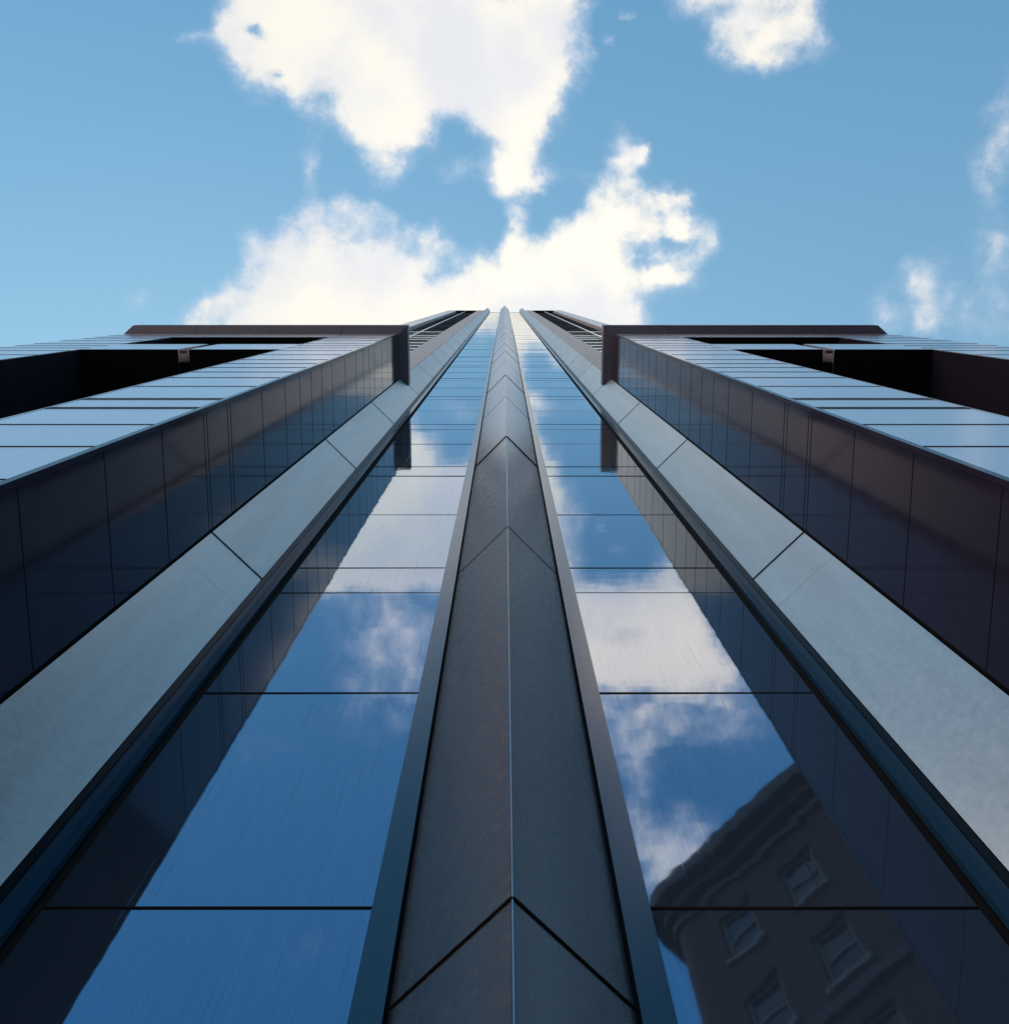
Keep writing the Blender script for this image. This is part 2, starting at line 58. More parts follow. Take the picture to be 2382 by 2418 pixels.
   -0.2688, 0.279, "4907 4907 4906 4907 4898 4808 4436 3624 2707 2181 2403 3201 4538 6141 8708 9999 8399 8844 7161 2439 0 488 2457 4941 6134 5568 7411 7348 5632 3852 2563 1836 2340 3712 5237 6595 7347 7111 5047 2216 3482 4750 3342 3318 4391 7410 8180 6608 4536 3345 3258 3129 5113 7338 7398 6434 3757 2502 2056 3873 7257 6150 4629 4165 3403 3479 4981 6026 6313 5717 4935 4229 4015 4500 5260 5769 5801 5494 5186 4907"),
  (-0.1925, 0.2487, "4362 4362 4362 4362 4362 4362 4362 4362 4362 4362 4362 4362 4362 4362 4362 4362 4362 4362 4362 4362 4362 4362 4362 4362 4362 4362 4362 4362 4362 4362 4362 4362 4362 4361 4352 4316 4212 4007 3748 3588 3649 3882 4128 4306 4490 4722 4635 3748 2286 896 38 0 902 2576 4506 6136 7249 6900 5966 5477 5693 5397 4303 3477 4031 4981 2752 1324 1900 2905 3713 4160 4460 4738 4977 5184 5334 5317 5076 4725 4474 4401 4386 4262 4002 3825 4067 4594 4679 3891 2839 3101 5163 7620 8702 7913 6314 5201 4796 4438 3997 3786 4047 4443 4536 4208 3405 2158 1361 1892 4302 5578 5883 4358 2314 1868 1878 1996 5083 5555 5985 4533 2402 1656 6053 9999 8936 3665 2635 2994 4190 4602 5702 5347 2727 2394 2366 2669 4337 5054 6053 6677 6495 5888 5361 4979 4534 3913 3254 2734 2448 2502 3065 4142 5425 6366 6486 5509 3735 2228 1913 2634 3535 4088 4295 4338 4327 4278 4154 3899 3495 3026 2689 2681 3055 3701 4423 5071 5544 5779 5741 5474 5120 4814 4610 4477 4377 4306 4307 4439 4760 5256 5800 6166 6191 5886 5422 4984 4673 4495 4410 4377 4367 4364 4365 4363 4362 4362 4362 4362",
   -0.2693, 0.3369, "4442 4442 4443 4441 4434 4406 4324 4152 3893 3575 3354 3624 4282 5232 8070 9999 7576 6492 3964 0 2333 3580 3529 2998 2438 2386 2554 3072 3802 4624 5376 5838 5756 5314 4776 4223 3871 3914 3825 2935 4286 8025 6429 4814 3453 2510 2141 2867 4368 6796 6462 4589 2589 1760 2885 3798 5613 7602 7788 5253 3680 2705 1422 3759 7184 7551 5853 3965 2661 2462 3192 4372 5398 5692 5231 4511 3938 3790 4108 4442"),
  (-0.1547, 0.2328, "3992 3992 3992 3992 3992 3992 3992 3992 3992 3992 3992 3992 3992 3992 3992 3992 3992 3992 3992 3992 3992 3992 3992 3992 3992 3992 3992 3992 3992 3992 3992 3992 3992 3994 4007 4060 4214 4517 4900 5136 5046 4701 4349 4205 4402 4737 4456 3498 3036 3673 4930 6053 6569 6346 5528 4621 3589 1768 732 1151 3294 5659 6853 6312 7181 9999 6947 4602 4669 4526 3834 2974 2496 2601 3147 3916 4685 5290 5708 6005 6033 5647 4966 4277 3823 3617 3680 4057 4299 3928 3275 2685 2451 3189 4217 4342 3847 3113 2891 3100 3693 4735 5708 5937 5279 3931 3207 3455 3705 3567 4984 4716 1482 890 1460 837 1153 2666 2505 4687 7294 6891 6639 6266 4175 3702 3546 4704 5986 4053 2118 1663 1929 2551 2355 3149 3547 3970 5502 5946 5246 3880 3027 3373 4113 4475 4111 2944 1554 597 200 344 1187 2767 4710 6345 7268 7483 7104 6254 5219 4427 4045 3933 3901 3869 3806 3669 3369 2785 1880 836 69 0 726 1950 3108 3668 3328 2357 1473 1342 1932 2732 3290 3516 3503 3343 3081 2743 2397 2144 2069 2186 2432 2735 3033 3295 3505 3664 3780 3859 3913 3949 3987 3997 3996 3994 3992 3992",
   -0.2778, 0.1845, "6009 6008 6008 6009 6008 5972 5817 5523 5375 5701 6593 7978 8991 8879 7698 6350 4777 2471 3874 9186 7879 5888 3987 2885 1470 0 6245 9696 9417 7887 6203 5866 5024 4503 5257 6102 6578 6745 7054 7814 6933 4354 3046 3272 4868 8612 9270 6624 4504 5369 7730 7615 6753 4732 2805 2584 3915 7341 8571 7724 8664 7049 4962 3460 5304 7478 8488 8726 6979 4189 2278 2005 3493 6257 8722 9999 9940 8860 7326 6009"),
  (-0.2104, 0.2109, "4994 4994 4994 4994 4994 4994 4994 4994 4994 4994 4994 4994 4994 4994 4994 4994 4994 4994 4994 4994 4994 4994 4994 4994 4994 4994 4994 4994 4994 4994 4994 4994 4994 4996 5008 5058 5204 5491 5853 6077 5992 5665 5324 5100 4926 4654 4471 4942 6150 7520 8481 8694 8067 6826 5466 4393 3419 3764 5221 6064 5239 4120 3968 5356 7522 8286 6593 4838 4345 4892 6134 7050 6759 5842 5234 4958 4745 4390 3901 3557 3691 4292 5004 5391 5303 5280 5864 6507 6178 5231 4534 3781 2963 3295 4455 5356 5871 5995 5515 4866 4306 3917 3954 4577 4992 5134 4746 3576 2741 3547 4662 5665 7891 6017 5496 5631 4516 4214 3914 3297 1465 0 2273 6346 6766 8732 7637 4273 1141 1725 3703 6145 9714 9999 5660 3692 3731 4922 6206 5423 5114 5107 5080 4873 4458 3980 3692 3799 4100 4296 4349 4338 4341 4447 4684 4973 5227 5457 5656 5728 5610 5375 5158 5028 4973 4950 4938 4935 4952 5007 5107 5227 5309 5294 5167 4944 4620 4134 3447 2734 2351 2556 3188 3882 4386 4714 4988 5299 5677 6106 6502 6728 6673 6358 5918 5498 5180 4983 4892 4873 4890 4918 4945 4965 4983 4992 4994 4994 4994 4994",
   -0.2108, 0.2589, "4488 4488 4488 4490 4494 4492 4462 4412 4471 4784 5216 4575 3448 2713 4225 5029 2471 3590 5457 8789 6110 3598 3089 3549 3585 2699 6631 7958 6460 4423 2882 2404 2634 3424 4557 5535 6089 5855 3694 763 4772 9999 8505 6043 3100 450 0 3379 7165 8753 5879 3220 101 1108 5970 6868 5732 2904 4183 6581 4297 5002 6623 4551 2174 2088 3357 5356 6459 6412 4923 3237 2398 2963 4380 5673 6281 6067 5253 4488"),
  (-0.3408, 0.1587, "6822 6822 6822 6822 6822 6822 6822 6822 6822 6822 6822 6822 6822 6822 6822 6822 6822 6822 6822 6822 6822 6822 6822 6822 6822 6822 6822 6822 6822 6822 6822 6822 6823 6824 6834 6875 6993 7226 7520 7701 7633 7367 7093 6946 6953 6978 6713 6185 5931 6240 6934 7707 8338 8697 8724 8512 8041 7206 7094 7607 7897 7588 7657 8535 5838 0 4044 7689 7535 7391 7890 8648 9004 8678 7830 6800 5992 5680 5827 6185 6539 6841 7063 7153 7133 7159 7431 7807 7742 7012 6005 5543 5990 7055 7796 7537 6784 6196 5956 5894 5973 6304 6962 7642 7739 7184 6509 5968 5815 6614 7705 7788 7213 6579 6717 7508 6974 5919 5277 5398 6198 5685 6841 8413 6431 5334 4966 6543 8708 8231 6339 5784 6680 7060 6014 6239 6678 7672 9999 9895 9138 7807 6497 5684 5080 4452 4255 4919 6049 6983 7541 7737 7557 7195 7004 7122 7265 7036 6233 5201 4701 5100 5901 6495 6745 6810 6809 6773 6678 6476 6154 5782 5528 5563 5940 6559 7193 7597 7586 7220 6789 6608 6717 6939 7088 7113 7036 6884 6675 6440 6256 6207 6318 6511 6677 6756 6767 6754 6747 6755 6771 6788 6801 6811 6823 6825 6824 6823 6823 6822",
   -0.255, 0.4239, "3756 3756 3756 3756 3765 3804 3926 4168 4473 4792 5025 4764 4435 4199 3152 2671 4128 4220 4908 5903 2623 450 0 838 4629 9999 5850 2712 1803 1597 2252 3592 4423 4429 3993 3475 3260 3493 4477 5490 4164 3228 4195 3758 3231 3542 3455 3269 3518 3960 3819 3655 3178 2627 2897 3377 4009 4462 4705 4712 3501 2875 3110 3589 4400 4847 4716 4631 3948 3061 2594 2724 3305 3990 4386 4498 4440 4270 3986 3756"),
  (-0.1852, 0.1809, "5059 5059 5059 5059 5059 5059 5059 5059 5059 5059 5059 5059 5059 5059 5059 5059 5059 5059 5059 5059 5059 5059 5059 5059 5059 5059 5059 5059 5059 5059 5059 5059 5058 5052 5017 4873 4449 3618 2568 1921 2166 3114 4102 4726 5094 5627 6307 6289 5330 4416 4334 4959 5709 6063 5851 5098 5006 4112 2313 1777 3386 4972 5964 6470 6226 5457 6062 6774 6992 6765 6049 5157 4385 3933 3876 4128 4542 4971 5363 5718 5817 5499 4953 4593 4608 4903 5282 5591 5802 5441 4473 4506 6179 7810 8210 7219 5302 3555 2769 2603 2960 3895 5146 6115 6620 6600 6615 6293 5383 3869 2254 1500 967 2983 7451 6478 5027 4793 1187 1082 2768 4546 7459 9999 7454 6268 4872 2762 0 837 4848 5593 5512 5769 6061 5501 4779 4132 3865 4752 5255 5165 4840 4681 4665 4638 4725 5053 5531 5964 6258 6350 6162 5755 5344 5143 5222 5533 5832 5818 5511 5218 5091 5070 5077 5086 5090 5086 5058 4989 4870 4726 4606 4558 4580 4666 4907 5541 6757 8231 9173 8930 7760 6435 5551 5166 5096 5175 5313 5457 5537 5494 5340 5167 5076 5093 5168 5233 5254 5235 5194 5152 5117 5091 5065 5055 5055 5057 5058 5059",
   -0.2148, 0.2063, "5100 5100 5101 5100 5108 5181 5479 6133 6912 7496 7520 5862 4153 3329 3592 4027 3645 3406 5818 8613 4087 3968 4670 5188 5513 5475 7021 7659 7319 6397 4842 3154 1619 1448 3322 6459 9332 9999 6198 0 3106 6616 5980 3959 2357 5567 6915 6709 6262 3843 4490 5844 6304 6115 3979 3157 4560 7109 6812 3618 3989 4532 2271 4478 8211 8268 5798 2893 1527 2617 5274 7804 8742 7226 4530 2478 1883 2571 3881 5100"),
  (-0.1464, 0.1639, "4717 4717 4717 4717 4717 4717 4717 4717 4717 4717 4717 4717 4717 4717 4717 4717 4717 4717 4717 4717 4717 4717 4717 4717 4717 4717 4717 4717 4717 4717 4717 4717 4716 4714 4702 4650 4498 4200 3823 3591 3679 4019 4365 4491 4181 3528 3495 4646 5840 6085 5632 5077 4708 4638 4980 5390 5077 5778 5876 5439 5317 6094 6059 5359 4587 3215 3528 5094 6924 7435 5737 3428 2661 3138 3549 3756 4236 5258 6495 7368 7583 7363 6879 6180 5465 4401 2962 2494 3119 2906 2150 2553 4500 5988 6179 5440 4235 3915 3847 3638 3129 2090 965 1130 3837 6798 7670 7657 6772 4222 9861 9999 3850 3140 2291 0 1654 5640 7706 5246 3518 3319 5712 6721 3137 2901 3701 2374 1951 4385 6982 7740 8550 6075 2182 3666 5028 5185 4077 4827 4872 5633 6340 5797 4772 4171 3928 3821 3766 3730 3699 3685 3759 4026 4489 4940 5097 4844 4377 4081 4128 4361 4574 4697 4751 4782 4828 4937 5194 5708 6516 7452 8134 8179 7489 6300 5043 4073 3610 3643 3976 4336 4549 4588 4483 4251 3901 3480 3068 2749 2615 2746 3149 3685 4156 4451 4584 4631 4648 4661 4676 4689 4700 4706 4699 4706 4712 4715 4716 4717",
   -0.2352, 0.2548, "4799 4799 4798 4798 4792 4740 4537 4108 3655 3451 3666 4341 5173 5983 5775 5509 6010 4011 4217 6737 5216 4292 3691 3414 4088 5606 5110 5230 5676 5649 5201 4993 4292 3611 3785 4539 5353 5821 5476 4225 4022 2802 3913 4910 5895 7483 6049 2202 0 3410 9999 8618 3408 757 4928 7540 7246 4923 4252 3114 1394 4240 6351 6201 5841 4682 2805 2921 4577 6568 7091 6214 4613 3388 3238 3787 4465 4876 4893 4799"),
  (-0.1344, 0.1446, "4817 4817 4817 4817 4817 4817 4817 4817 4817 4817 4817 4817 4817 4817 4817 4817 4817 4817 4817 4817 4817 4817 4817 4817 4817 4817 4817 4817 4817 4817 4817 4817 4817 4818 4827 4861 4960 5156 5404 5557 5499 5275 5045 4934 5002 5117 4719 3638 2952 3512 4848 5921 6131 5454 4248 3148 3230 2792 3328 4832 5170 4235 4455 5209 5384 5093 4786 4688 4803 4732 4064 3308 3510 4445 5250 5687 5779 5566 5155 4837 4588 4365 4131 3750 3377 3058 3088 4190 5814 6900 7720 7808 6757 5065 3518 3549 5429 7250 7487 7016 6037 4210 1988 740 1097 2365 3588 4244 4758 6076 9999 9782 4521 1394 0 2081 5829 6539 3985 1065 1050 4125 8180 9711 4674 7104 8045 5998 6421 5016 3429 3034 5272 5924 3252 3462 4635 5856 6181 4823 3614 3429 4324 5311 5808 6171 6573 6926 7127 7200 7170 7019 6635 5879 4811 3785 3147 2938 3030 3390 3981 4523 4781 4815 4791 4762 4723 4635 4430 4020 3379 2637 2106 2100 2716 3796 5023 6122 6873 7150 6948 6412 5804 5315 4992 4769 4588 4479 4527 4779 5169 5542 5761 5770 5607 5354 5102 4913 4804 4762 4759 4772 4787 4800 4812 4813 4814 4815 4816 4817",
   -0.1463, 0.1824, "4450 4450 4451 4446 4452 4582 5157 6354 7454 7579 6262 2866 270 0 4238 7524 3856 2031 4303 8216 2333 3313 5796 7253 6721 4260 2587 2320 3460 5112 6122 6163 5770 5322 4611 3457 2327 2338 3873 5371 5035 7263 3915 1886 1717 6629 7872 3603 603 4754 7813 5031 1866 1291 6287 7485 5365 2478 623 4263 9999 7197 2958 3442 2407 3537 7395 6774 4195 2054 1929 3611 5714 6464 5493 4006 3060 3034 3714 4450"),
  (-0.1185, 0.1025, "5362 5362 5362 5362 5362 5362 5362 5362 5362 5362 5362 5362 5362 5362 5362 5362 5362 5362 5362 5362 5362 5362 5362 5362 5362 5362 5362 5362 5362 5362 5362 5363 5363 5369 5405 5549 5974 6808 7863 8512 8266 7314 6331 5793 5831 6258 6789 7648 8478 7946 5763 3336 2213 2834 4230 5369 4221 3568 4197 4182 3747 5218 5693 5590 5339 4615 4908 6059 6784 5978 3376 635 57 1372 3069 4735 6253 7436 8196 8395 7842 6451 4734 3627 3585 4380 5576 6373 6095 5131 4307 3319 2422 4091 7262 8008 6246 4654 4604 5161 5990 7312 8837 9744 8683 5518 2973 2000 2177 2808 5505 6315 3531 5667 8745 7991 9999 9382 3319 0 4146 8909 8418 5663 7024 7905 7073 6265 6619 6615 7403 8291 7779 6261 3741 3876 3385 3288 6335 6608 5560 4648 4624 5427 6138 6331 6450 6766 7178 7475 7661 7787 7769 7453 6850 6161 5417 4184 2210 457 373 1964 3796 4886 5295 5402 5438 5492 5607 5828 6170 6571 6893 7004 6890 6613 6156 5301 3849 2152 1089 1375 2698 4149 5008 5167 4854 4393 4064 4008 4209 4576 5018 5434 5733 5872 5877 5807 5711 5617 5537 5476 5432 5404 5402 5394 5380 5369 5364 5362",
   -0.1482, 0.142, "5106 5106 5105 5105 5144 5392 6277 8005 9624 9999 8392 4419 1368 626 4076 7700 6585 6569 5611 2657 883 2946 6044 7708 7455 5511 2287 2195 5275 8375 8560 5568 2655 2359 4384 6642 7225 5820 4460 4992 4231 5160 3028 3680 5249 5345 6012 6343 5440 3983 2748 8076 7300 3238 2066 2396 5995 6640 8676 7265 0 3233 8015 7167 4975 3411 2770 5276 7871 8236 5836 3031 1627 2884 5840 8435 9431 8704 6880 5106"),
  (-0.1218, 0.1022, "5437 5437 5437 5437 5437 5437 5437 5437 5437 5437 5437 5437 5437 5437 5437 5437 5437 5437 5437 5437 5437 5437 5437 5437 5437 5437 5437 5437 5437 5437 5437 5437 5437 5439 5451 5499 5642 5921 6274 6492 6409 6090 5767 5664 6047 7023 7962 8183 7691 6532 4881 3456 2942 3307 3771 4076 4592 5761 7552 7738 6638 3172 2706 4938 7095 6517 3477 1819 2890 5029 6955 7356 5404 3051 2391 2939 3672 4130 4404 4876 5820 6912 7610 7541 6762 6125 6467 7410 7590 6562 5491 5549 6726 8443 9519 9508 8893 6995 4470 2709 2259 2927 3760 4691 5202 5163 4896 5145 4689 3264 4496 4994 6525 4663 5037 2025 4489 4395 8438 9838 9124 7276 7042 8799 8086 547 1270 8803 6341 2855 698 1300 6986 9999 5598 4329 5788 7868 7022 4238 1290 0 1291 3907 5424 5468 5357 5986 6923 7511 7753 7853 7765 7265 6335 5411 5017 5302 5828 5902 5434 5046 5071 5267 5388 5430 5433 5423 5397 5343 5258 5154 5066 5019 5006 4984 4906 4769 4617 4521 4535 4665 4866 5107 5424 5877 6449 6940 7060 6641 5802 4879 4202 3960 4140 4587 5082 5460 5658 5706 5670 5605 5544 5500 5481 5462 5448 5441 5438 5437",
   -0.1565, 0.1339, "5388 5388 5388 5384 5373 5368 5424 5553 5531 5066 4461 6394 8662 9462 4316 0 5271 6545 7426 3890 777 4253 6845 8703 7938 4908 2767 2434 4404 7215 8567 6819 4360 2181 1203 3086 6840 9999 9891 5451 2556 2771 6711 8160 7081 3574 2604 4993 6768 7310 8015 6176 2260 2958 6946 5793 4279 3264 5427 5048 9540 8689 1005 3232 6820 5169 4670 5679 6246 5972 5147 4316 4387 5454 6618 7129 6837 6179 5753 5388"),
  (-0.1342, 0.2743, "3284 3284 3284 3284 3284 3284 3284 3284 3284 3284 3284 3284 3284 3284 3284 3284 3284 3284 3284 3284 3284 3284 3284 3284 3284 3284 3284 3284 3284 3284 3284 3284 3284 3281 3264 3193 2985 2578 2063 1746 1866 2331 2809 3023 2743 1940 1387 1830 2690 3219 3388 3322 2997 2531 2343 2513 2665 4431 5379 4568 4074 4402 4193 3169 2776 3817 3473 2931 2588 2272 2274 2416 2442 2554 2973 3477 3705 3550 3217 2926 2875 3047 3391 3815 4145 4369 4435 4023 3265 2843 2665 2693 2897 3154 3439 3822 4200 4191 4012 3750 3524 3564 3823 3808 3176 2528 2420 2295 2498 3546 1719 1940 4570 4910 3486 2817 2461 0 1560 3753 3438 1914 6231 9999 290 2434 3362 2918 4434 4280 3101 3233 2363 2157 4092 4142 3405 2579 2846 2982 3633 3878 3609 3467 3663 3920 4008 3842 3512 3157 2856 2678 2709 2928 3185 3290 3118 2663 2224 2206 2597 2995 3187 3234 3230 3212 3197 3196 3233 3342 3537 3774 3955 3993 3899 3766 3663 3529 3226 2757 2332 2192 2342 2599 2796 2899 2955 3021 3142 3343 3606 3852 3975 3909 3680 3375 3105 2940 2894 2934 3015 3099 3168 3216 3245 3267 3278 3282 3284 3284",
   -0.1779, 0.2825, "3863 3863 3863 3862 3848 3787 3582 3153 2615 2173 2134 2526 3509 5069 5962 6218 5108 0 3216 9999 1730 2567 3705 4489 4216 3181 2990 2660 2843 3821 4899 5857 5022 3641 3166 3196 3372 3265 3629 5043 4091 3446 5138 4201 3008 2790 3422 5077 5326 3518 2084 2615 4786 5590 3234 3019 3564 3623 4798 4932 4252 3625 3993 4171 4704 3926 2285 2357 3608 4979 5427 4509 3146 2579 2988 3556 3787 3763 3823 3863"),
  (-0.1128, 0.2081, "3515 3515 3515 3515 3515 3515 3515 3515 3515 3515 3515 3515 3515 3515 3515 3515 3515 3515 3515 3515 3515 3515 3515 3515 3515 3515 3515 3515 3515 3515 3515 3515 3515 3516 3520 3537 3589 3690 3818 3896 3867 3751 3635 3606 3798 4314 4854 4866 4223 3250 2462 2401 3284 4721 5867 6049 5183 3294 1707 1709 3742 4963 3517 2567 5374 9999 5036 520 213 1103 2684 4591 6045 6267 5234 3763 2811 2752 3206 3616 3814 4063 4404 4623 4620 4205 3274 2530 2423 2097 1244 1749 4085 5099 3897 2551 1985 2221 2864 3843 4714 5006 4504 3501 3050 3239 3140 3058 3026 2813 4227 4395 3481 2963 2043 3727 1808 4343 4852 1361 1353 2625 3853 5011 5243 1084 0 2068 3173 4864 5017 3726 2189 1780 3297 4710 5240 4752 3791 4166 4342 4262 3921 3412 3096 3146 3413 3695 3965 4268 4565 4722 4526 3854 2863 1979 1515 1426 1416 1361 1526 2111 2829 3316 3525 3598 3634 3671 3719 3781 3856 3933 3979 3948 3788 3468 3030 2625 2463 2643 3058 3476 3745 3861 3888 3886 3888 3930 4041 4208 4359 4407 4327 4185 4071 4019 4000 3970 3910 3827 3740 3665 3608 3568 3543 3528 3521 3517 3515 3515",
   -0.2132, 0.1747, "5496 5496 5496 5500 5520 5605 5852 6289 6707 6938 6821 5795 5335 6022 3997 3079 7747 5532 4739 5875 2567 2823 6160 9999 8092 0 7037 9112 5659 2603 1854 4279 6745 7815 7709 6507 5000 4000 4528 6215 5770 3491 6736 6706 5690 6119 5280 3891 3945 5846 6943 5049 5661 5955 4953 6676 6084 3966 6159 6986 4108 2742 4168 5097 7234 7565 5375 5057 5316 5402 5546 5610 5529 5473 5570 5821 6094 6166 5823 5496"),
])
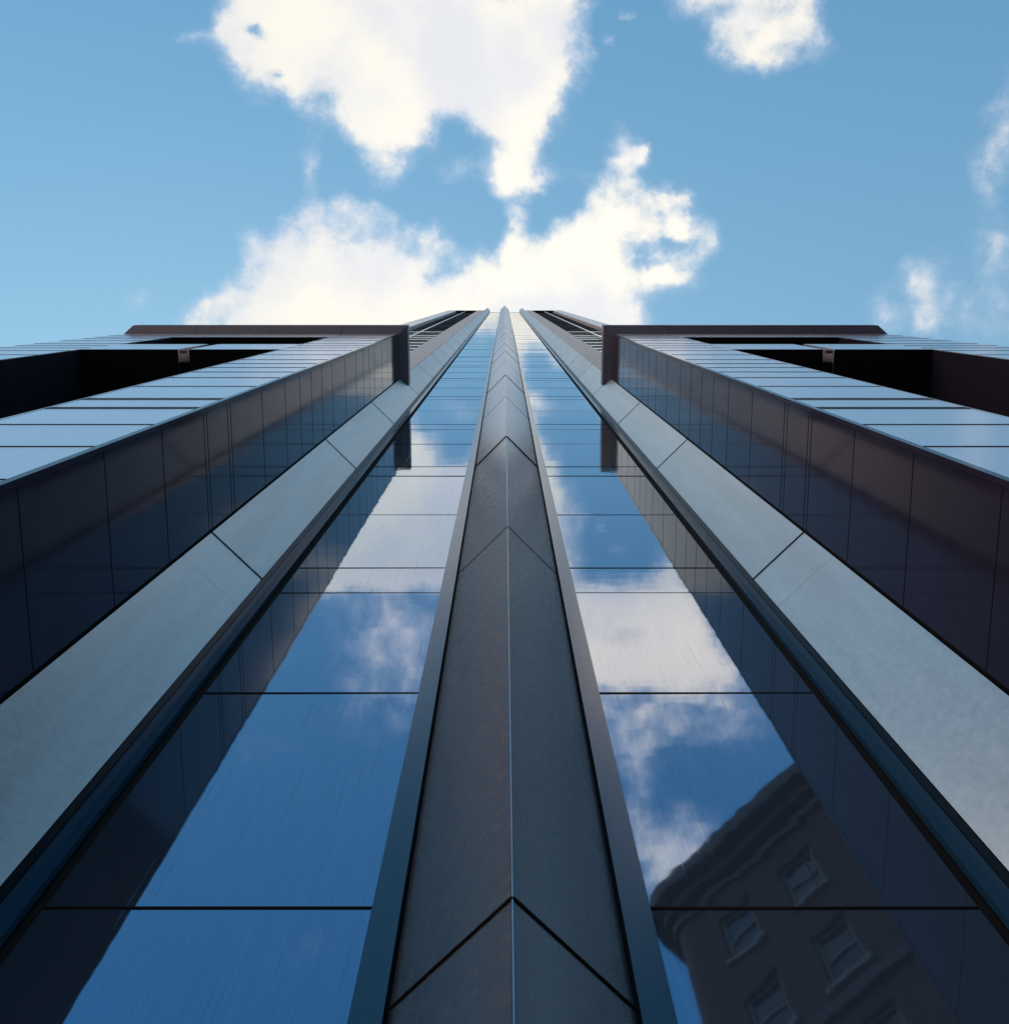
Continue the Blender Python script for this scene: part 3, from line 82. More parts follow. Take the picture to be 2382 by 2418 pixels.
CLOUD_FAR = ((-0.75, 0.75, -0.9, -0.18), [
  (-1.0179, 0.0, "9999 9822 9556 9192 8734 8198 7901 7757 7679 7673 7740 7874 8063 8291 8538 8789 9028 9244 9430 9582 9700 9787 9847 9883 9899 9899 9887 9867 9842 9817 9796 9781 9774 9770 9708 9380 8887 8563 8208 7649 6947 6274 5854 5830 6215 6914 7854 8876 9539 9828 9945 9966 9654 7997 4512 2116 1882 1241 0 19 267 1054 2675 4762 6844 8464 9164 9536 9793 9928 9979 9992 9991 9984 9969 9940 9889 9803 9665 9455 9155 8746 8224 7596 6893 6163 5475 4902 4513 4360 4462 4807 5348 6020 6917 8070 8920 9487 9825 9999",
   -1.0091, 0.0, "9999 9999 9999 9999 9999 9999 9999 9999 9998 9997 9996 9995 9992 9988 9982 9973 9961 9944 9920 9887 9841 9777 9696 9606 9515 9418 9278 9033 8603 7979 7236 6529 5981 5638 5433 5305 5303 5592 6236 6956 7424 7549 7377 6942 6323 5556 4771 4101 3678 3612 3778 1482 183 0 120 393 722 968 1178 1445 1481 3896 6862 8649 9404 9599 9752 9865 9945 9999"),
  (-0.7203, 0.2787, "7210 6661 5835 4707 3287 1628 707 261 18 0 208 624 1209 1914 2682 3460 4202 4873 5451 5927 6304 6590 6799 6945 7045 7109 7150 7174 7188 7194 7194 7182 7149 7089 7078 7370 7879 8218 8523 8917 9353 9743 9980 9999 9798 9412 8808 8032 7514 7317 7243 7230 7445 8187 9045 9755 9749 8293 6369 5743 5422 5424 5725 6257 6773 7066 7287 7327 7276 7233 7215 7211 7212 7215 7221 7231 7249 7280 7330 7406 7514 7661 7849 8075 8329 8591 8840 9046 9186 9241 9204 9080 8885 8643 8324 7911 7603 7397 7273 7210",
   -0.7291, 0.4029, "6440 6440 6440 6440 6440 6440 6439 6438 6435 6432 6426 6417 6403 6381 6348 6300 6233 6140 6015 5853 5649 5400 5103 4747 4323 3834 3290 2710 2106 1498 927 456 135 0 42 253 622 1141 1795 2510 3219 3887 4513 5084 5612 6102 6584 7086 7600 8054 8412 8409 8416 8513 8629 8721 8789 8846 8858 8914 9999 9931 8740 7487 6818 6694 6597 6525 6475 6440"),
  (-0.4883, 0.5114, "4884 4769 4597 4362 4067 3721 3529 3436 3386 3382 3425 3512 3634 3780 3941 4103 4257 4397 4518 4618 4698 4760 4807 4843 4871 4893 4913 4931 4947 4959 4964 4950 4900 4786 4351 2721 611 0 347 965 1682 2332 2745 2781 2431 1952 2211 3678 4692 4847 4866 4821 4048 1868 1251 3391 5003 5391 5285 5834 6686 8339 9978 9999 8352 6431 5665 5329 5081 4950 4900 4887 4884 4885 4886 4887 4891 4896 4905 4919 4938 4964 4998 5038 5084 5131 5175 5212 5237 5247 5240 5218 5183 5140 5063 4981 4939 4910 4893 4884",
   -0.9288, 0.4276, "6847 6847 6847 6847 6847 6847 6847 6846 6845 6844 6842 6838 6833 6824 6812 6794 6768 6732 6678 6593 6450 6219 5909 5591 5372 5305 5361 5494 5730 6106 6586 7042 7350 7454 7407 7280 7089 6765 6286 5829 5591 5610 5816 6151 6550 7017 7504 7858 7906 7665 7341 9118 9999 9756 9128 8351 7528 6780 6185 4903 794 0 2470 5456 6969 6929 6898 6874 6858 6847"),
  (-0.3596, 0.481, "4278 4198 4077 3912 3705 3462 3327 3262 3227 3224 3255 3315 3401 3504 3616 3729 3836 3932 4012 4073 4113 4130 4121 4086 4021 3928 3810 3674 3531 3395 3281 3196 3135 3095 3146 3533 4140 4522 4747 4866 4817 4664 4533 4583 4824 5067 4975 4596 4470 4398 4321 4259 4400 5133 5322 5887 7495 6492 4638 8543 9999 8997 6286 3226 1434 1284 1950 2866 3614 4038 4209 4260 4270 4266 4255 4233 4194 4129 4024 3865 3637 3328 2931 2455 1922 1368 846 411 116 0 78 339 750 1259 1918 2756 3412 3863 4137 4278",
   -0.4519, 0.3369, "5728 5728 5728 5728 5728 5728 5728 5727 5726 5724 5722 5717 5710 5699 5683 5659 5626 5580 5516 5429 5310 5150 4948 4720 4495 4306 4202 4267 4636 5344 6273 7160 7797 8122 8250 8268 8034 7211 5658 3891 2503 1656 1218 1075 1043 1145 1330 1442 1258 665 0 3411 5679 6648 7322 7855 8344 8961 9603 9999 9867 6174 3135 2508 3065 3940 4622 5129 5487 5728"),
  (-0.4265, 0.379, "5294 5281 5260 5233 5198 5158 5135 5124 5119 5118 5123 5133 5148 5165 5184 5203 5222 5240 5257 5274 5293 5315 5345 5385 5438 5504 5584 5674 5766 5851 5916 5947 5925 5834 5572 4786 3769 3315 3156 2946 2573 2153 1823 1783 2053 2490 3174 4337 5234 5357 5323 5253 5199 6615 9999 9652 6935 7466 9677 6170 4657 3986 1875 0 655 2854 4024 4624 5024 5218 5283 5296 5297 5297 5298 5302 5309 5321 5340 5369 5411 5468 5540 5627 5724 5826 5921 6000 6054 6076 6061 6014 5939 5845 5701 5538 5435 5362 5317 5294",
   -0.3667, 0.448, "4500 4500 4500 4500 4500 4500 4500 4500 4500 4500 4499 4498 4497 4494 4491 4486 4479 4469 4451 4416 4342 4206 4016 3832 3741 3769 3846 3847 3666 3294 2819 2420 2263 2467 3019 3839 4756 5598 6270 6820 7322 7794 8207 8428 8301 7701 6510 4732 2726 1188 845 825 1624 2884 4032 4965 5985 7441 9192 9999 3801 0 569 3335 5117 4914 4756 4639 4556 4500"),
  (-0.259, 0.1512, "6313 6394 6517 6685 6896 7143 7280 7346 7382 7385 7354 7292 7205 7100 6985 6867 6753 6645 6542 6441 6333 6204 6037 5817 5527 5161 4722 4231 3723 3249 2855 2574 2410 2339 2149 1137 0 555 2378 4687 6984 8739 9777 9999 9414 8318 7807 8038 7279 6595 6387 6288 5942 5646 7054 8171 6546 3062 751 2937 4878 7650 8482 4209 535 1091 2865 4260 5314 5922 6187 6278 6306 6314 6321 6330 6345 6370 6410 6471 6559 6678 6830 7013 7218 7430 7631 7798 7911 7956 7926 7826 7668 7472 7287 7067 6779 6544 6393 6313",
   -0.3585, 0.2345, "6045 6045 6045 6045 6046 6046 6046 6048 6050 6053 6058 6066 6078 6097 6125 6166 6223 6297 6374 6397 6247 5782 5056 4453 4508 5406 6733 7817 8178 7820 7005 6131 5473 5116 4919 4752 4744 5300 6606 8067 8962 9055 8314 6464 3690 955 0 1417 4242 7206 9701 5867 4241 5569 7442 9074 9999 9740 8252 3363 1951 5288 8267 8515 7871 7272 6804 6457 6211 6045"),
  (-0.306, 0.2607, "5399 5373 5334 5281 5214 5135 5092 5071 5059 5058 5068 5088 5116 5149 5185 5223 5259 5293 5325 5355 5388 5426 5473 5535 5617 5719 5841 5978 6118 6243 6319 6289 6065 5585 4903 4221 3881 4126 4753 5409 5859 6059 6052 5916 5725 5571 5634 5833 5709 5514 5446 5464 5943 7637 6629 1249 0 2279 4937 8670 9999 8725 4245 346 3130 8604 8908 7376 6300 5719 5487 5417 5402 5401 5402 5404 5408 5416 5428 5447 5473 5509 5555 5610 5672 5736 5797 5847 5881 5895 5886 5855 5808 5749 5707 5666 5571 5485 5429 5399",
   -0.3034, 0.2384, "5599 5599 5599 5599 5599 5599 5598 5598 5597 5595 5592 5587 5579 5567 5550 5525 5488 5437 5359 5233 5012 4645 4148 3644 3322 3276 3462 3811 4364 5151 6067 6868 7370 7537 7486 7284 6871 6120 5067 4074 3499 3433 3661 4287 5156 6203 7292 8330 9258 9999 8986 3291 269 0 1466 4375 7429 8906 8558 6259 4539 4883 6625 7204 6680 6326 6049 5843 5697 5599"),
  (-0.2692, 0.2455, "5230 5247 5273 5309 5355 5408 5437 5451 5459 5459 5453 5440 5421 5398 5373 5348 5322 5298 5272 5245 5211 5166 5103 5016 4899 4749 4568 4365 4153 3949 3754 3533 3207 2707 2173 2141 2705 3335 3991 4691 5405 6154 6661 6705 6313 5686 4787 4229 4851 5225 5238 5229 5435 6063 5807 5864 7127 8163 7737 6150 4590 1866 0 4337 9999 9799 8207 6924 5949 5445 5268 5228 5226 5226 5225 5220 5212 5199 5177 5145 5098 5034 4952 4854 4744 4629 4522 4432 4371 4347 4363 4417 4502 4607 4633 4650 4846 5034 5162 5230",
   -0.221, 0.1776, "5543 5543 5543 5543 5544 5544 5544 5545 5546 5548 5551 5556 5563 5575 5592 5617 5651 5691 5712 5631 5278 4448 3215 2111 1891 2826 4389 5707 6196 5871 5062 4254 3816 3942 4604 5696 6936 7948 8431 8468 8272 7896 7219 5657 3210 1306 1906 5012 8331 9684 9070 9999 8572 5011 1897 0 129 3146 7664 8628 9321 5437 1234 1172 2627 3582 4329 4885 5279 5543"),
  (-0.2404, 0.2729, "4683 4663 4631 4589 4535 4472 4437 4420 4411 4410 4418 4434 4456 4483 4512 4542 4570 4597 4620 4641 4661 4681 4704 4730 4763 4803 4851 4903 4953 4982 4933 4664 3939 2588 1157 1577 3846 5540 6469 6473 5507 4068 3092 3092 4152 5853 6772 5510 4153 4279 4551 4764 5277 5488 5450 3469 0 3306 9999 6002 3639 3108 5653 7439 5109 2796 2544 3315 4055 4479 4639 4680 4685 4684 4684 4684 4684 4684 4685 4686 4687 4689 4692 4695 4698 4702 4705 4708 4710 4710 4710 4708 4706 4702 4776 4825 4769 4725 4698 4683",
   -0.199, 0.1375, "5914 5914 5914 5914 5914 5913 5913 5911 5909 5905 5899 5889 5873 5849 5814 5763 5688 5581 5412 5109 4537 3534 2151 780 0 72 746 1631 2647 3899 5343 6672 7595 8003 8068 7981 7769 7275 6577 6272 6906 8276 9513 9847 8722 6766 5243 4593 4307 3995 2415 4704 6674 7492 7323 6627 5453 3547 1465 1709 6756 9926 9999 7931 6141 6069 6010 5966 5935 5914"),
  (-0.1275, 0.1358, "4842 4858 4881 4913 4953 5000 5026 5039 5046 5046 5040 5028 5012 4992 4972 4952 4935 4924 4925 4943 4986 5068 5202 5404 5685 6053 6500 7003 7524 8007 8382 8568 8478 8045 6982 4271 1196 820 2457 4682 6829 7839 8293 8166 7484 6434 5410 4672 4277 4820 4853 4712 3315 2495 8921 9999 2750 3055 9106 2387 0 3958 9410 6190 2736 6386 7605 6680 5793 5229 4971 4879 4850 4841 4834 4824 4808 4782 4740 4676 4584 4459 4300 4108 3893 3670 3459 3284 3166 3119 3150 3255 3421 3626 3404 2671 3129 3918 4513 4842",
   -0.2496, 0.098, "7180 7180 7180 7180 7180 7180 7180 7181 7183 7185 7188 7194 7203 7217 7237 7267 7308 7362 7418 7440 7347 7043 6565 6169 6207 6803 7677 8381 8613 8402 7937 7444 7034 6680 6298 5901 5700 5963 6734 7579 7999 7826 7407 7320 8136 9141 9114 8339 8037 7891 6875 5836 5442 6041 7600 9202 9999 9517 7652 67 7044 9905 5919 790 0 2334 4174 5549 6523 7180"),
  (-0.1571, 0.1261, "5547 5534 5515 5489 5456 5418 5397 5387 5381 5381 5386 5395 5408 5424 5442 5458 5472 5481 5483 5472 5442 5385 5290 5148 4949 4688 4372 4016 3650 3325 3134 3246 3916 5324 7073 7713 7033 6399 5817 5462 5797 6399 6994 7026 6406 5234 2988 1675 3917 5450 5524 5373 3360 0 2085 4376 3352 6260 9999 8360 5195 3349 6268 4951 485 4884 7357 6615 5990 5665 5557 5539 5542 5546 5547 5549 5551 5554 5559 5566 5577 5592 5611 5633 5659 5685 5710 5731 5745 5750 5747 5734 5715 5690 5418 5356 5547 5572 5558 5547",
   -0.1465, 0.11, "5712 5712 5712 5712 5712 5711 5710 5709 5706 5702 5695 5685 5668 5642 5604 5549 5472 5375 5280 5284 5579 6402 7663 8738 8759 7411 5340 3562 2703 2651 3036 3539 4116 4965 6270 7895 9056 8820 7061 5218 4770 5811 7152 7655 6161 3879 3021 4315 6657 8781 9164 3959 1936 4613 7986 9365 7856 4805 1581 2289 9999 5977 0 3453 7217 6722 6337 6051 5848 5712"),
  (-0.1533, 0.092, "6248 6266 6293 6329 6375 6429 6459 6473 6481 6482 6475 6462 6443 6420 6396 6373 6353 6341 6339 6356 6400 6484 6621 6829 7120 7500 7961 8481 9015 9491 9781 9651 8757 6853 4404 3094 3613 4922 6633 7832 8048 7091 6355 6312 7019 7952 7258 5044 5048 6027 6187 6239 5872 3689 0 3604 9999 9466 4617 8968 7614 3412 3484 5370 3924 3518 5095 5695 6066 6228 6267 6264 6255 6251 6250 6252 6254 6259 6267 6279 6296 6319 6349 6384 6424 6465 6504 6536 6558 6567 6561 6542 6511 6473 6497 6970 6993 6679 6405 6248",
   -0.1116, 0.1004, "5263 5263 5263 5263 5263 5264 5265 5268 5272 5279 5291 5310 5338 5383 5448 5543 5676 5846 6019 6053 5653 4464 2618 1067 1144 3307 6555 9208 9999 8812 6296 3686 2080 2133 3627 5831 7626 8263 7502 5760 3624 1807 1172 2863 6376 9381 8607 4528 1536 2633 8969 5770 3273 5608 7420 6242 3775 4332 6201 0 8664 6438 1854 6386 9388 8068 7011 6213 5646 5263"),
  (-0.0953, 0.0914, "5105 5098 5088 5075 5057 5037 5026 5020 5017 5017 5019 5025 5032 5040 5049 5059 5067 5074 5077 5077 5072 5058 5034 4997 4945 4876 4792 4698 4605 4543 4593 4956 5961 7843 9758 8803 4919 2059 1153 2310 4867 6204 7084 7304 6691 5911 7830 9970 6008 4970 5058 5230 5735 4645 2018 2686 3111 5197 9999 6704 4741 5599 2144 1800 9712 2922 0 1842 3497 4511 4943 5074 5103 5104 5104 5104 5103 5102 5100 5096 5091 5084 5076 5065 5054 5042 5030 5021 5015 5012 5014 5019 5028 5039 5160 5081 4926 4981 5058 5105",
   -0.1125, 0.1211, "4814 4814 4814 4814 4814 4814 4813 4812 4811 4808 4804 4797 4787 4771 4748 4714 4666 4605 4547 4548 4729 5235 6009 6666 6675 5844 4586 3541 3084 3100 3314 3539 3821 4389 5403 6697 7522 7047 5213 3351 2795 3648 5030 6613 7316 6535 4101 1554 1408 4057 5652 8240 7090 4639 2451 1969 3587 6923 9999 0 2642 6277 6217 5645 3822 4139 4393 4585 4722 4814"),
  (-0.0826, 0.1302, "3882 3883 3884 3886 3889 3892 3893 3894 3895 3895 3894 3894 3892 3891 3890 3888 3886 3885 3882 3879 3874 3866 3855 3838 3815 3786 3751 3711 3670 3634 3616 3638 3737 3934 4225 4621 4703 3714 2205 1645 2100 3481 4294 4260 3449 2962 6343 9999 5664 3458 3732 4294 5690 5682 4254 2444 3796 6817 2292 6944 3282 0 4454 7463 292 3336 6554 5825 4873 4242 3973 3896 3881 3881 3881 3880 3879 3877 3874 3870 3864 3855 3844 3831 3816 3800 3786 3773 3765 3762 3764 3771 3783 3797 4047 3656 3279 3483 3731 3882",
   -0.0891, 0.0813, "5229 5229 5229 5229 5229 5229 5230 5230 5230 5231 5232 5234 5237 5241 5247 5256 5268 5285 5306 5326 5335 5320 5287 5268 5313 5421 5521 5473 5103 4359 3401 2626 2411 3023 4464 6556 8595 9570 8823 7030 5246 4031 3490 3421 3440 4075 5607 7280 7681 6329 4637 1414 2364 7012 9760 7554 2823 1106 5766 9202 0 6213 9999 6842 2010 3000 3824 4460 4919 5229"),
])

class NB:
    def __init__(s, nt): s.n, s.l = nt.nodes, nt.links
    def _in(s, node, i, v):
        if v is None: return
        if isinstance(v, bpy.types.NodeSocket): s.l.new(v, node.inputs[i])
        else: node.inputs[i].default_value = v
    def math(s, op, a, b=None, c=None, clamp=False):
        n = s.n.new('ShaderNodeMath'); n.operation = op; n.use_clamp = clamp
        s._in(n, 0, a); s._in(n, 1, b); s._in(n, 2, c); return n.outputs[0]
    def vmath(s, op, a, b=None):
        n = s.n.new('ShaderNodeVectorMath'); n.operation = op
        s._in(n, 0, a); s._in(n, 1, b); return n.outputs[0]
    def noise(s, vec, scale, detail=6, rough=.55, dist=0, out=0, lac=2.0):
        n = s.n.new('ShaderNodeTexNoise'); s._in(n, 'Vector', vec)
        n.inputs['Scale'].default_value = scale; n.inputs['Detail'].default_value = detail
        n.inputs['Roughness'].default_value = rough; n.inputs['Distortion'].default_value = dist
        n.inputs['Lacunarity'].default_value = lac
        return n.outputs[out]
    def sstep(s, v, a, b, lo=0.0, hi=1.0, kind='SMOOTHSTEP'):
        n = s.n.new('ShaderNodeMapRange'); n.interpolation_type = kind
        s._in(n, 0, v); s._in(n, 1, a); s._in(n, 2, b); s._in(n, 3, lo); s._in(n, 4, hi); return n.outputs[0]
    def mix(s, f, a, b, kind='MIX'):
        n = s.n.new('ShaderNodeMix'); n.data_type = 'RGBA'; n.blend_type = kind
        s._in(n, 0, f); s._in(n, 6, a); s._in(n, 7, b); return n.outputs[2]
    def comb(s, x, y, z):
        n = s.n.new('ShaderNodeCombineXYZ'); s._in(n, 0, x); s._in(n, 1, y); s._in(n, 2, z); return n.outputs[0]
    def sep(s, v):
        n = s.n.new('ShaderNodeSeparateXYZ'); s._in(n, 0, v); return n.outputs
    def curve(s, fac, lo, hi, txt):
        n = s.n.new('ShaderNodeFloatCurve'); vals = [int(t) / 9999 for t in txt.split()]
        cm = n.mapping; c = cm.curves[0]; N = len(vals)
        c.points[0].location = (0, vals[0]); c.points[1].location = (1, vals[-1])
        for i in range(1, N - 1): c.points.new(i / (N - 1), vals[i])
        for p in c.points: p.handle_type = 'VECTOR'
        cm.update(); s._in(n, 'Value', fac); n.inputs['Factor'].default_value = 1
        return s.math('MULTIPLY_ADD', n.outputs[0], hi - lo, lo)
W = NB(world.node_tree)
tc = wn.new('ShaderNodeTexCoord'); d = tc.outputs['Generated']
dx, dy, dz = W.sep(d)
zc = W.math('MAXIMUM', dz, .06)
qx = W.math('DIVIDE', dx, zc); qy = W.math('DIVIDE', dy, zc)
q = W.comb(qx, qy, 0)
warp = W.vmath('SUBTRACT', W.noise(q, 24, 8, .64, out=1), (.5, .5, .5))
wsep = W.sep(warp)
wx = W.math('MULTIPLY_ADD', wsep[0], .034, qx); wy = W.math('MULTIPLY_ADD', wsep[1], .034, qy)
F = None
for (x0, x1, y0, y1), terms in (CLOUD_NEAR, CLOUD_FAR):   # cloud cover as sums of separable terms
    tx = W.math('MULTIPLY_ADD', wx, 1 / (x1 - x0), -x0 / (x1 - x0), clamp=True)
    ty = W.math('MULTIPLY_ADD', wy, 1 / (y1 - y0), -y0 / (y1 - y0), clamp=True)
    for (a0, a1, at, b0, b1, bt) in terms:
        t = W.math('MULTIPLY', W.curve(tx, a0, a1, at), W.curve(ty, b0, b1, bt))
        F = t if F is None else W.math('ADD', F, t)
far = W.math('MAXIMUM', W.sstep(W.math('ABSOLUTE', qx), .62, .8), W.sstep(qy, .12, .3))
far = W.math('MAXIMUM', far, W.sstep(qy, -.75, -.95))
gen = W.sstep(W.noise(q, 1.7, 7, .55), .5, .72)
F = W.math('ADD', F, W.math('MULTIPLY', W.math('MULTIPLY', far, gen), W.sstep(qx, .6, .3)))
F = W.math('ADD', F, W.math('MULTIPLY', W.sstep(qx, -.56, -.85), .9))      # unseen cloud bank added low on the left to lighten fin and right reveal
n1 = W.math('ADD', W.math('MULTIPLY', W.noise(q, 30, 10, .63, .15), .6), W.math('MULTIPLY', W.noise(q, 11, 7, .62, .15), .4))
n2 = W.noise(q, 7, 5, .5)
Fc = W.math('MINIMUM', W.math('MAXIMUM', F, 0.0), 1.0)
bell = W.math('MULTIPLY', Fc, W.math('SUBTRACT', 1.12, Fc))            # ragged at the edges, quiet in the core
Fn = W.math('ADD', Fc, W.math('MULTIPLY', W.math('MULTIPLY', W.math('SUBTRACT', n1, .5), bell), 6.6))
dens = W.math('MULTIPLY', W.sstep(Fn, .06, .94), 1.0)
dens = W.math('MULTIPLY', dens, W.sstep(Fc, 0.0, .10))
sky = wn.new('ShaderNodeTexSky'); sky.sky_type = 'NISHITA'; sky.sun_disc = False
sky.sun_elevation = SUN_EL; sky.sun_rotation = SUN_AZ
sky.air_density = 1.3; sky.dust_density = .6; sky.ozone_density = 1.5
SKYK = 0.1
blue = W.mix(1.0, sky.outputs[0], SKYTINT := (1.0, 1.0, 1.0, 1), 'MULTIPLY')
# hazier, paler blue towards the sun side, and away from it deeper
glow = W.sstep(W.math('MULTIPLY_ADD', qy, 1.0, W.math('MULTIPLY', W.math('ABSOLUTE', qx), .12)), -.75, .10, 0.0, 1.0, 'LINEAR')
blue = W.mix(glow, W.mix(1.0, blue, (.66, 1.56, 1.70, 1), 'MULTIPLY'), W.mix(1.0, blue, (1.62, 2.12, 1.80, 1), 'MULTIPLY'))
body = W.mix(W.sstep(W.math('ADD', W.math('MULTIPLY', n2, .85), W.math('MULTIPLY', n1, .15)), .38, .56), (8.0, 8.15, 8.6, 1), (9.8, 9.45, 8.6, 1))
cloudc = W.mix(W.sstep(dens, .15, .95), (6.3, 7.2, 8.8, 1), body)
# the cloud is brightest round the hidden sun, next to the tower head
sx_, sy_ = W.math('SUBTRACT', qx, .03), W.math('SUBTRACT', qy, .0)
r2 = W.math('SQRT', W.math('ADD', W.math('MULTIPLY', sx_, sx_), W.math('MULTIPLY', sy_, sy_)))
boost = W.sstep(r2, .02, .45, 1.08, .97, 'LINEAR')
deep = W.sstep(qy, -.235, -.33)                                     # unseen cloud behind the viewer made brighter and warmer for the glass reflections
cloudc = W.mix(1.0, cloudc, W.comb(W.math('MULTIPLY_ADD', deep, .85, boost), W.math('MULTIPLY_ADD', deep, .48, boost), W.math('MULTIPLY_ADD', deep, .30, boost)), 'MULTIPLY')
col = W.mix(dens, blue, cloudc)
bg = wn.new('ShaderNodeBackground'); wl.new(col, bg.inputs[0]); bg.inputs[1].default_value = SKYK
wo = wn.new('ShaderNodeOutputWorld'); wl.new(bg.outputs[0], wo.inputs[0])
world.cycles.sampling_method = 'MANUAL'; world.cycles.sample_map_resolution = 1024

# ---------------------------------------------------------------- sun, exposure
sl = bpy.data.lights.new('sun', 'SUN'); so = bpy.data.objects.new('sun', sl); sc.collection.objects.link(so)
sl.energy = 2.6; sl.angle = R(.6); sl.color = (1, .93, .82)
sd = Vector((math.sin(SUN_AZ) * math.cos(SUN_EL), math.cos(SUN_AZ) * math.cos(SUN_EL), math.sin(SUN_EL)))
so.rotation_euler = sd.to_track_quat('Z', 'Y').to_euler()
so.location = sd * 300
vs = sc.view_settings; vs.view_transform = 'Standard'; vs.look = 'None'; vs.exposure = 0.0; vs.gamma = 1
vs.use_curve_mapping = False

# ---------------------------------------------------------------- materials
def mat(name):
    mt = bpy.data.materials.new(name); mt.use_nodes = True
    nt = mt.node_tree; b = nt.nodes['Principled BSDF']; return mt, NB(nt), b
def posn(N): return N.n.new('ShaderNodeNewGeometry').outputs['Position']
def bump(N, b, h, dist, strength=1.0):
    n = N.n.new('ShaderNodeBump'); n.inputs['Distance'].default_value = dist
    n.inputs['Strength'].default_value = strength; N.l.new(h, n.inputs['Height'])
    N.l.new(n.outputs[0], b.inputs['Normal'])
def scaled(N, v, s): return N.vmath('MULTIPLY', v, s)

def make_glass(name, base, ior, spec, rough=.012, wav=.0006, dirt=.35, metal=0.0):
    mt, N, b = mat(name); P = posn(N)
    oi = N.n.new('ShaderNodeObjectInfo').outputs['Random']
    Pj = N.vmath('ADD', P, N.comb(N.math('MULTIPLY', oi, 37.0), 0, 0))
    w = N.math('ADD', N.noise(scaled(N, P, (1.6, 1, 2.6)), 1.0, 2, .5), N.math('MULTIPLY', N.noise(scaled(N, P, (.8, .6, 2.4)), 1.7, 2, .5), .4))
    bump(N, b, w, wav)
    streak = N.sstep(N.noise(scaled(N, P, (75, 1, 1.1)), 1.0, 3, .6), .6, .74)
    patch = N.sstep(N.noise(scaled(N, P, (1.2, 1, .8)), 1.3, 4, .6), .42, .68)
    grime = N.sstep(N.noise(P, 160, 4, .7), .35, .8)
    f = N.math('MULTIPLY', N.math('MULTIPLY', streak, patch), dirt)
    f = N.math('ADD', f, N.math('MULTIPLY', grime, .05))
    fine = N.math('ADD', N.math('MULTIPLY', N.noise(scaled(N, P, (130, 1, 2.2)), 1.0, 3, .6), .6), N.math('MULTIPLY', N.noise(P, 90, 5, .7), .4))
    fv = N.math('MULTIPLY_ADD', N.math('SUBTRACT', fine, .5), .55 if metal else 0.0, 1.0)
    c = N.mix(f, N.mix(1.0, base, N.comb(fv, fv, fv), 'MULTIPLY'), (.03, .035, .045, 1)); N.l.new(c, b.inputs['Base Color'])
    b.inputs['Metallic'].default_value = metal
    b.inputs['IOR'].default_value = ior; b.inputs['Specular Tint'].default_value = spec
    r = N.math('MULTIPLY_ADD', f, .35, rough); N.l.new(r, b.inputs['Roughness'])
    sp = N.math('MULTIPLY_ADD', f, -.5, .5, clamp=True); N.l.new(sp, b.inputs['Specular IOR Level'])
    return mt
M = {}
M['glass'] = make_glass('coated_glass', (.23, .35, .50, 1), 1.5, (1, 1, 1, 1), metal=.9, dirt=.4, rough=.022)
M['old_glass'] = make_glass('sash_glass', (.012, .022, .045, 1), 1.33, (1, 1, 1, 1), .03, .001, .2)

def make_metal(name, col, rough, var=.10, streaky=1.0, metallic=1.0, grain=.00012):
    mt, N, b = mat(name); P = posn(N)
    a = N.noise(P, 26, 6, .65); f = N.noise(P, 380, 3, .6)
    st = N.noise(scaled(N, P, (9, 9, .7)), 1.0, 5, .6)
    v = N.math('ADD', N.math('MULTIPLY', N.math('SUBTRACT', a, .5), var * 1.6), N.math('MULTIPLY', N.math('SUBTRACT', f, .5), var * .9))
    v = N.math('ADD', v, N.math('MULTIPLY', N.math('SUBTRACT', st, .5), var * streaky))
    v = N.math('ADD', v, N.math('MULTIPLY_ADD', N.n.new('ShaderNodeObjectInfo').outputs['Random'], .10, .95))
    N.l.new(N.mix(1.0, col, N.comb(v, v, v), 'MULTIPLY'), b.inputs['Base Color'])
    b.inputs['Metallic'].default_value = metallic
    N.l.new(N.math('MULTIPLY_ADD', N.math('SUBTRACT', a, .5), .14, rough), b.inputs['Roughness'])
    bump(N, b, N.math('ADD', f, N.math('MULTIPLY', N.noise(P, 2.2, 2, .5), 3.0)), grain)
    return mt
M['prism'] = make_metal('satin_aluminium', (.52, .495, .50, 1), .26, .13, grain=.000025)
M['chamfer'] = make_metal('matt_aluminium', (.44, .475, .475, 1), .33, .26, 1.6, grain=.00002)
M['frame'] = make_metal('window_frame_metal', (.014, .060, .125, 1), .16, .16, metallic=0.0)
M['dark_frame'] = make_metal('dark_return_metal', (.045, .045, .05, 1), .30, .12)
M['trim'] = make_metal('corner_trim_metal', (.16, .16, .19, 1), .25, .12)
M['bright_trim'] = make_metal('bright_trim_metal', (.75, .75, .76, 1), .3, .05)
M['slat'] = make_metal('slat_metal', (.92, .88, .84, 1), .16, .05, metallic=1.0)
M['stone'] = make_metal('grey_stone_cladding', (.56, .50, .51, 1), .5, .18, metallic=0.0, grain=.001)
M['pale_stone'] = make_metal('pale_edge_cladding', (.92, .80, .74, 1), .3, .12, metallic=.6, grain=.001)

for k_ in ('stone',): M[k_].node_tree.nodes['Principled BSDF'].inputs['Specular IOR Level'].default_value = .12
def make_polished(name, col, ior, rough, spec=(1, 1, 1, 1)):
    mt, N, b = mat(name); P = posn(N)
    f = N.noise(P, 240, 4, .7); a = N.noise(P, 5, 5, .6)
    v = N.math('ADD', N.math('MULTIPLY', f, .7), N.math('MULTIPLY', a, .7)); v = N.math('ADD', v, .3)
    N.l.new(N.mix(1.0, col, N.comb(v, v, v), 'MULTIPLY'), b.inputs['Base Color'])
    b.inputs['IOR'].default_value = ior; b.inputs['Specular Tint'].default_value = spec
    N.l.new(N.math('MULTIPLY_ADD', N.math('SUBTRACT', a, .5), .05, rough), b.inputs['Roughness'])
    bump(N, b, N.math('ADD', N.noise(P, 1.6, 2, .5), N.math('MULTIPLY', f, .02)), .0008)
    return mt
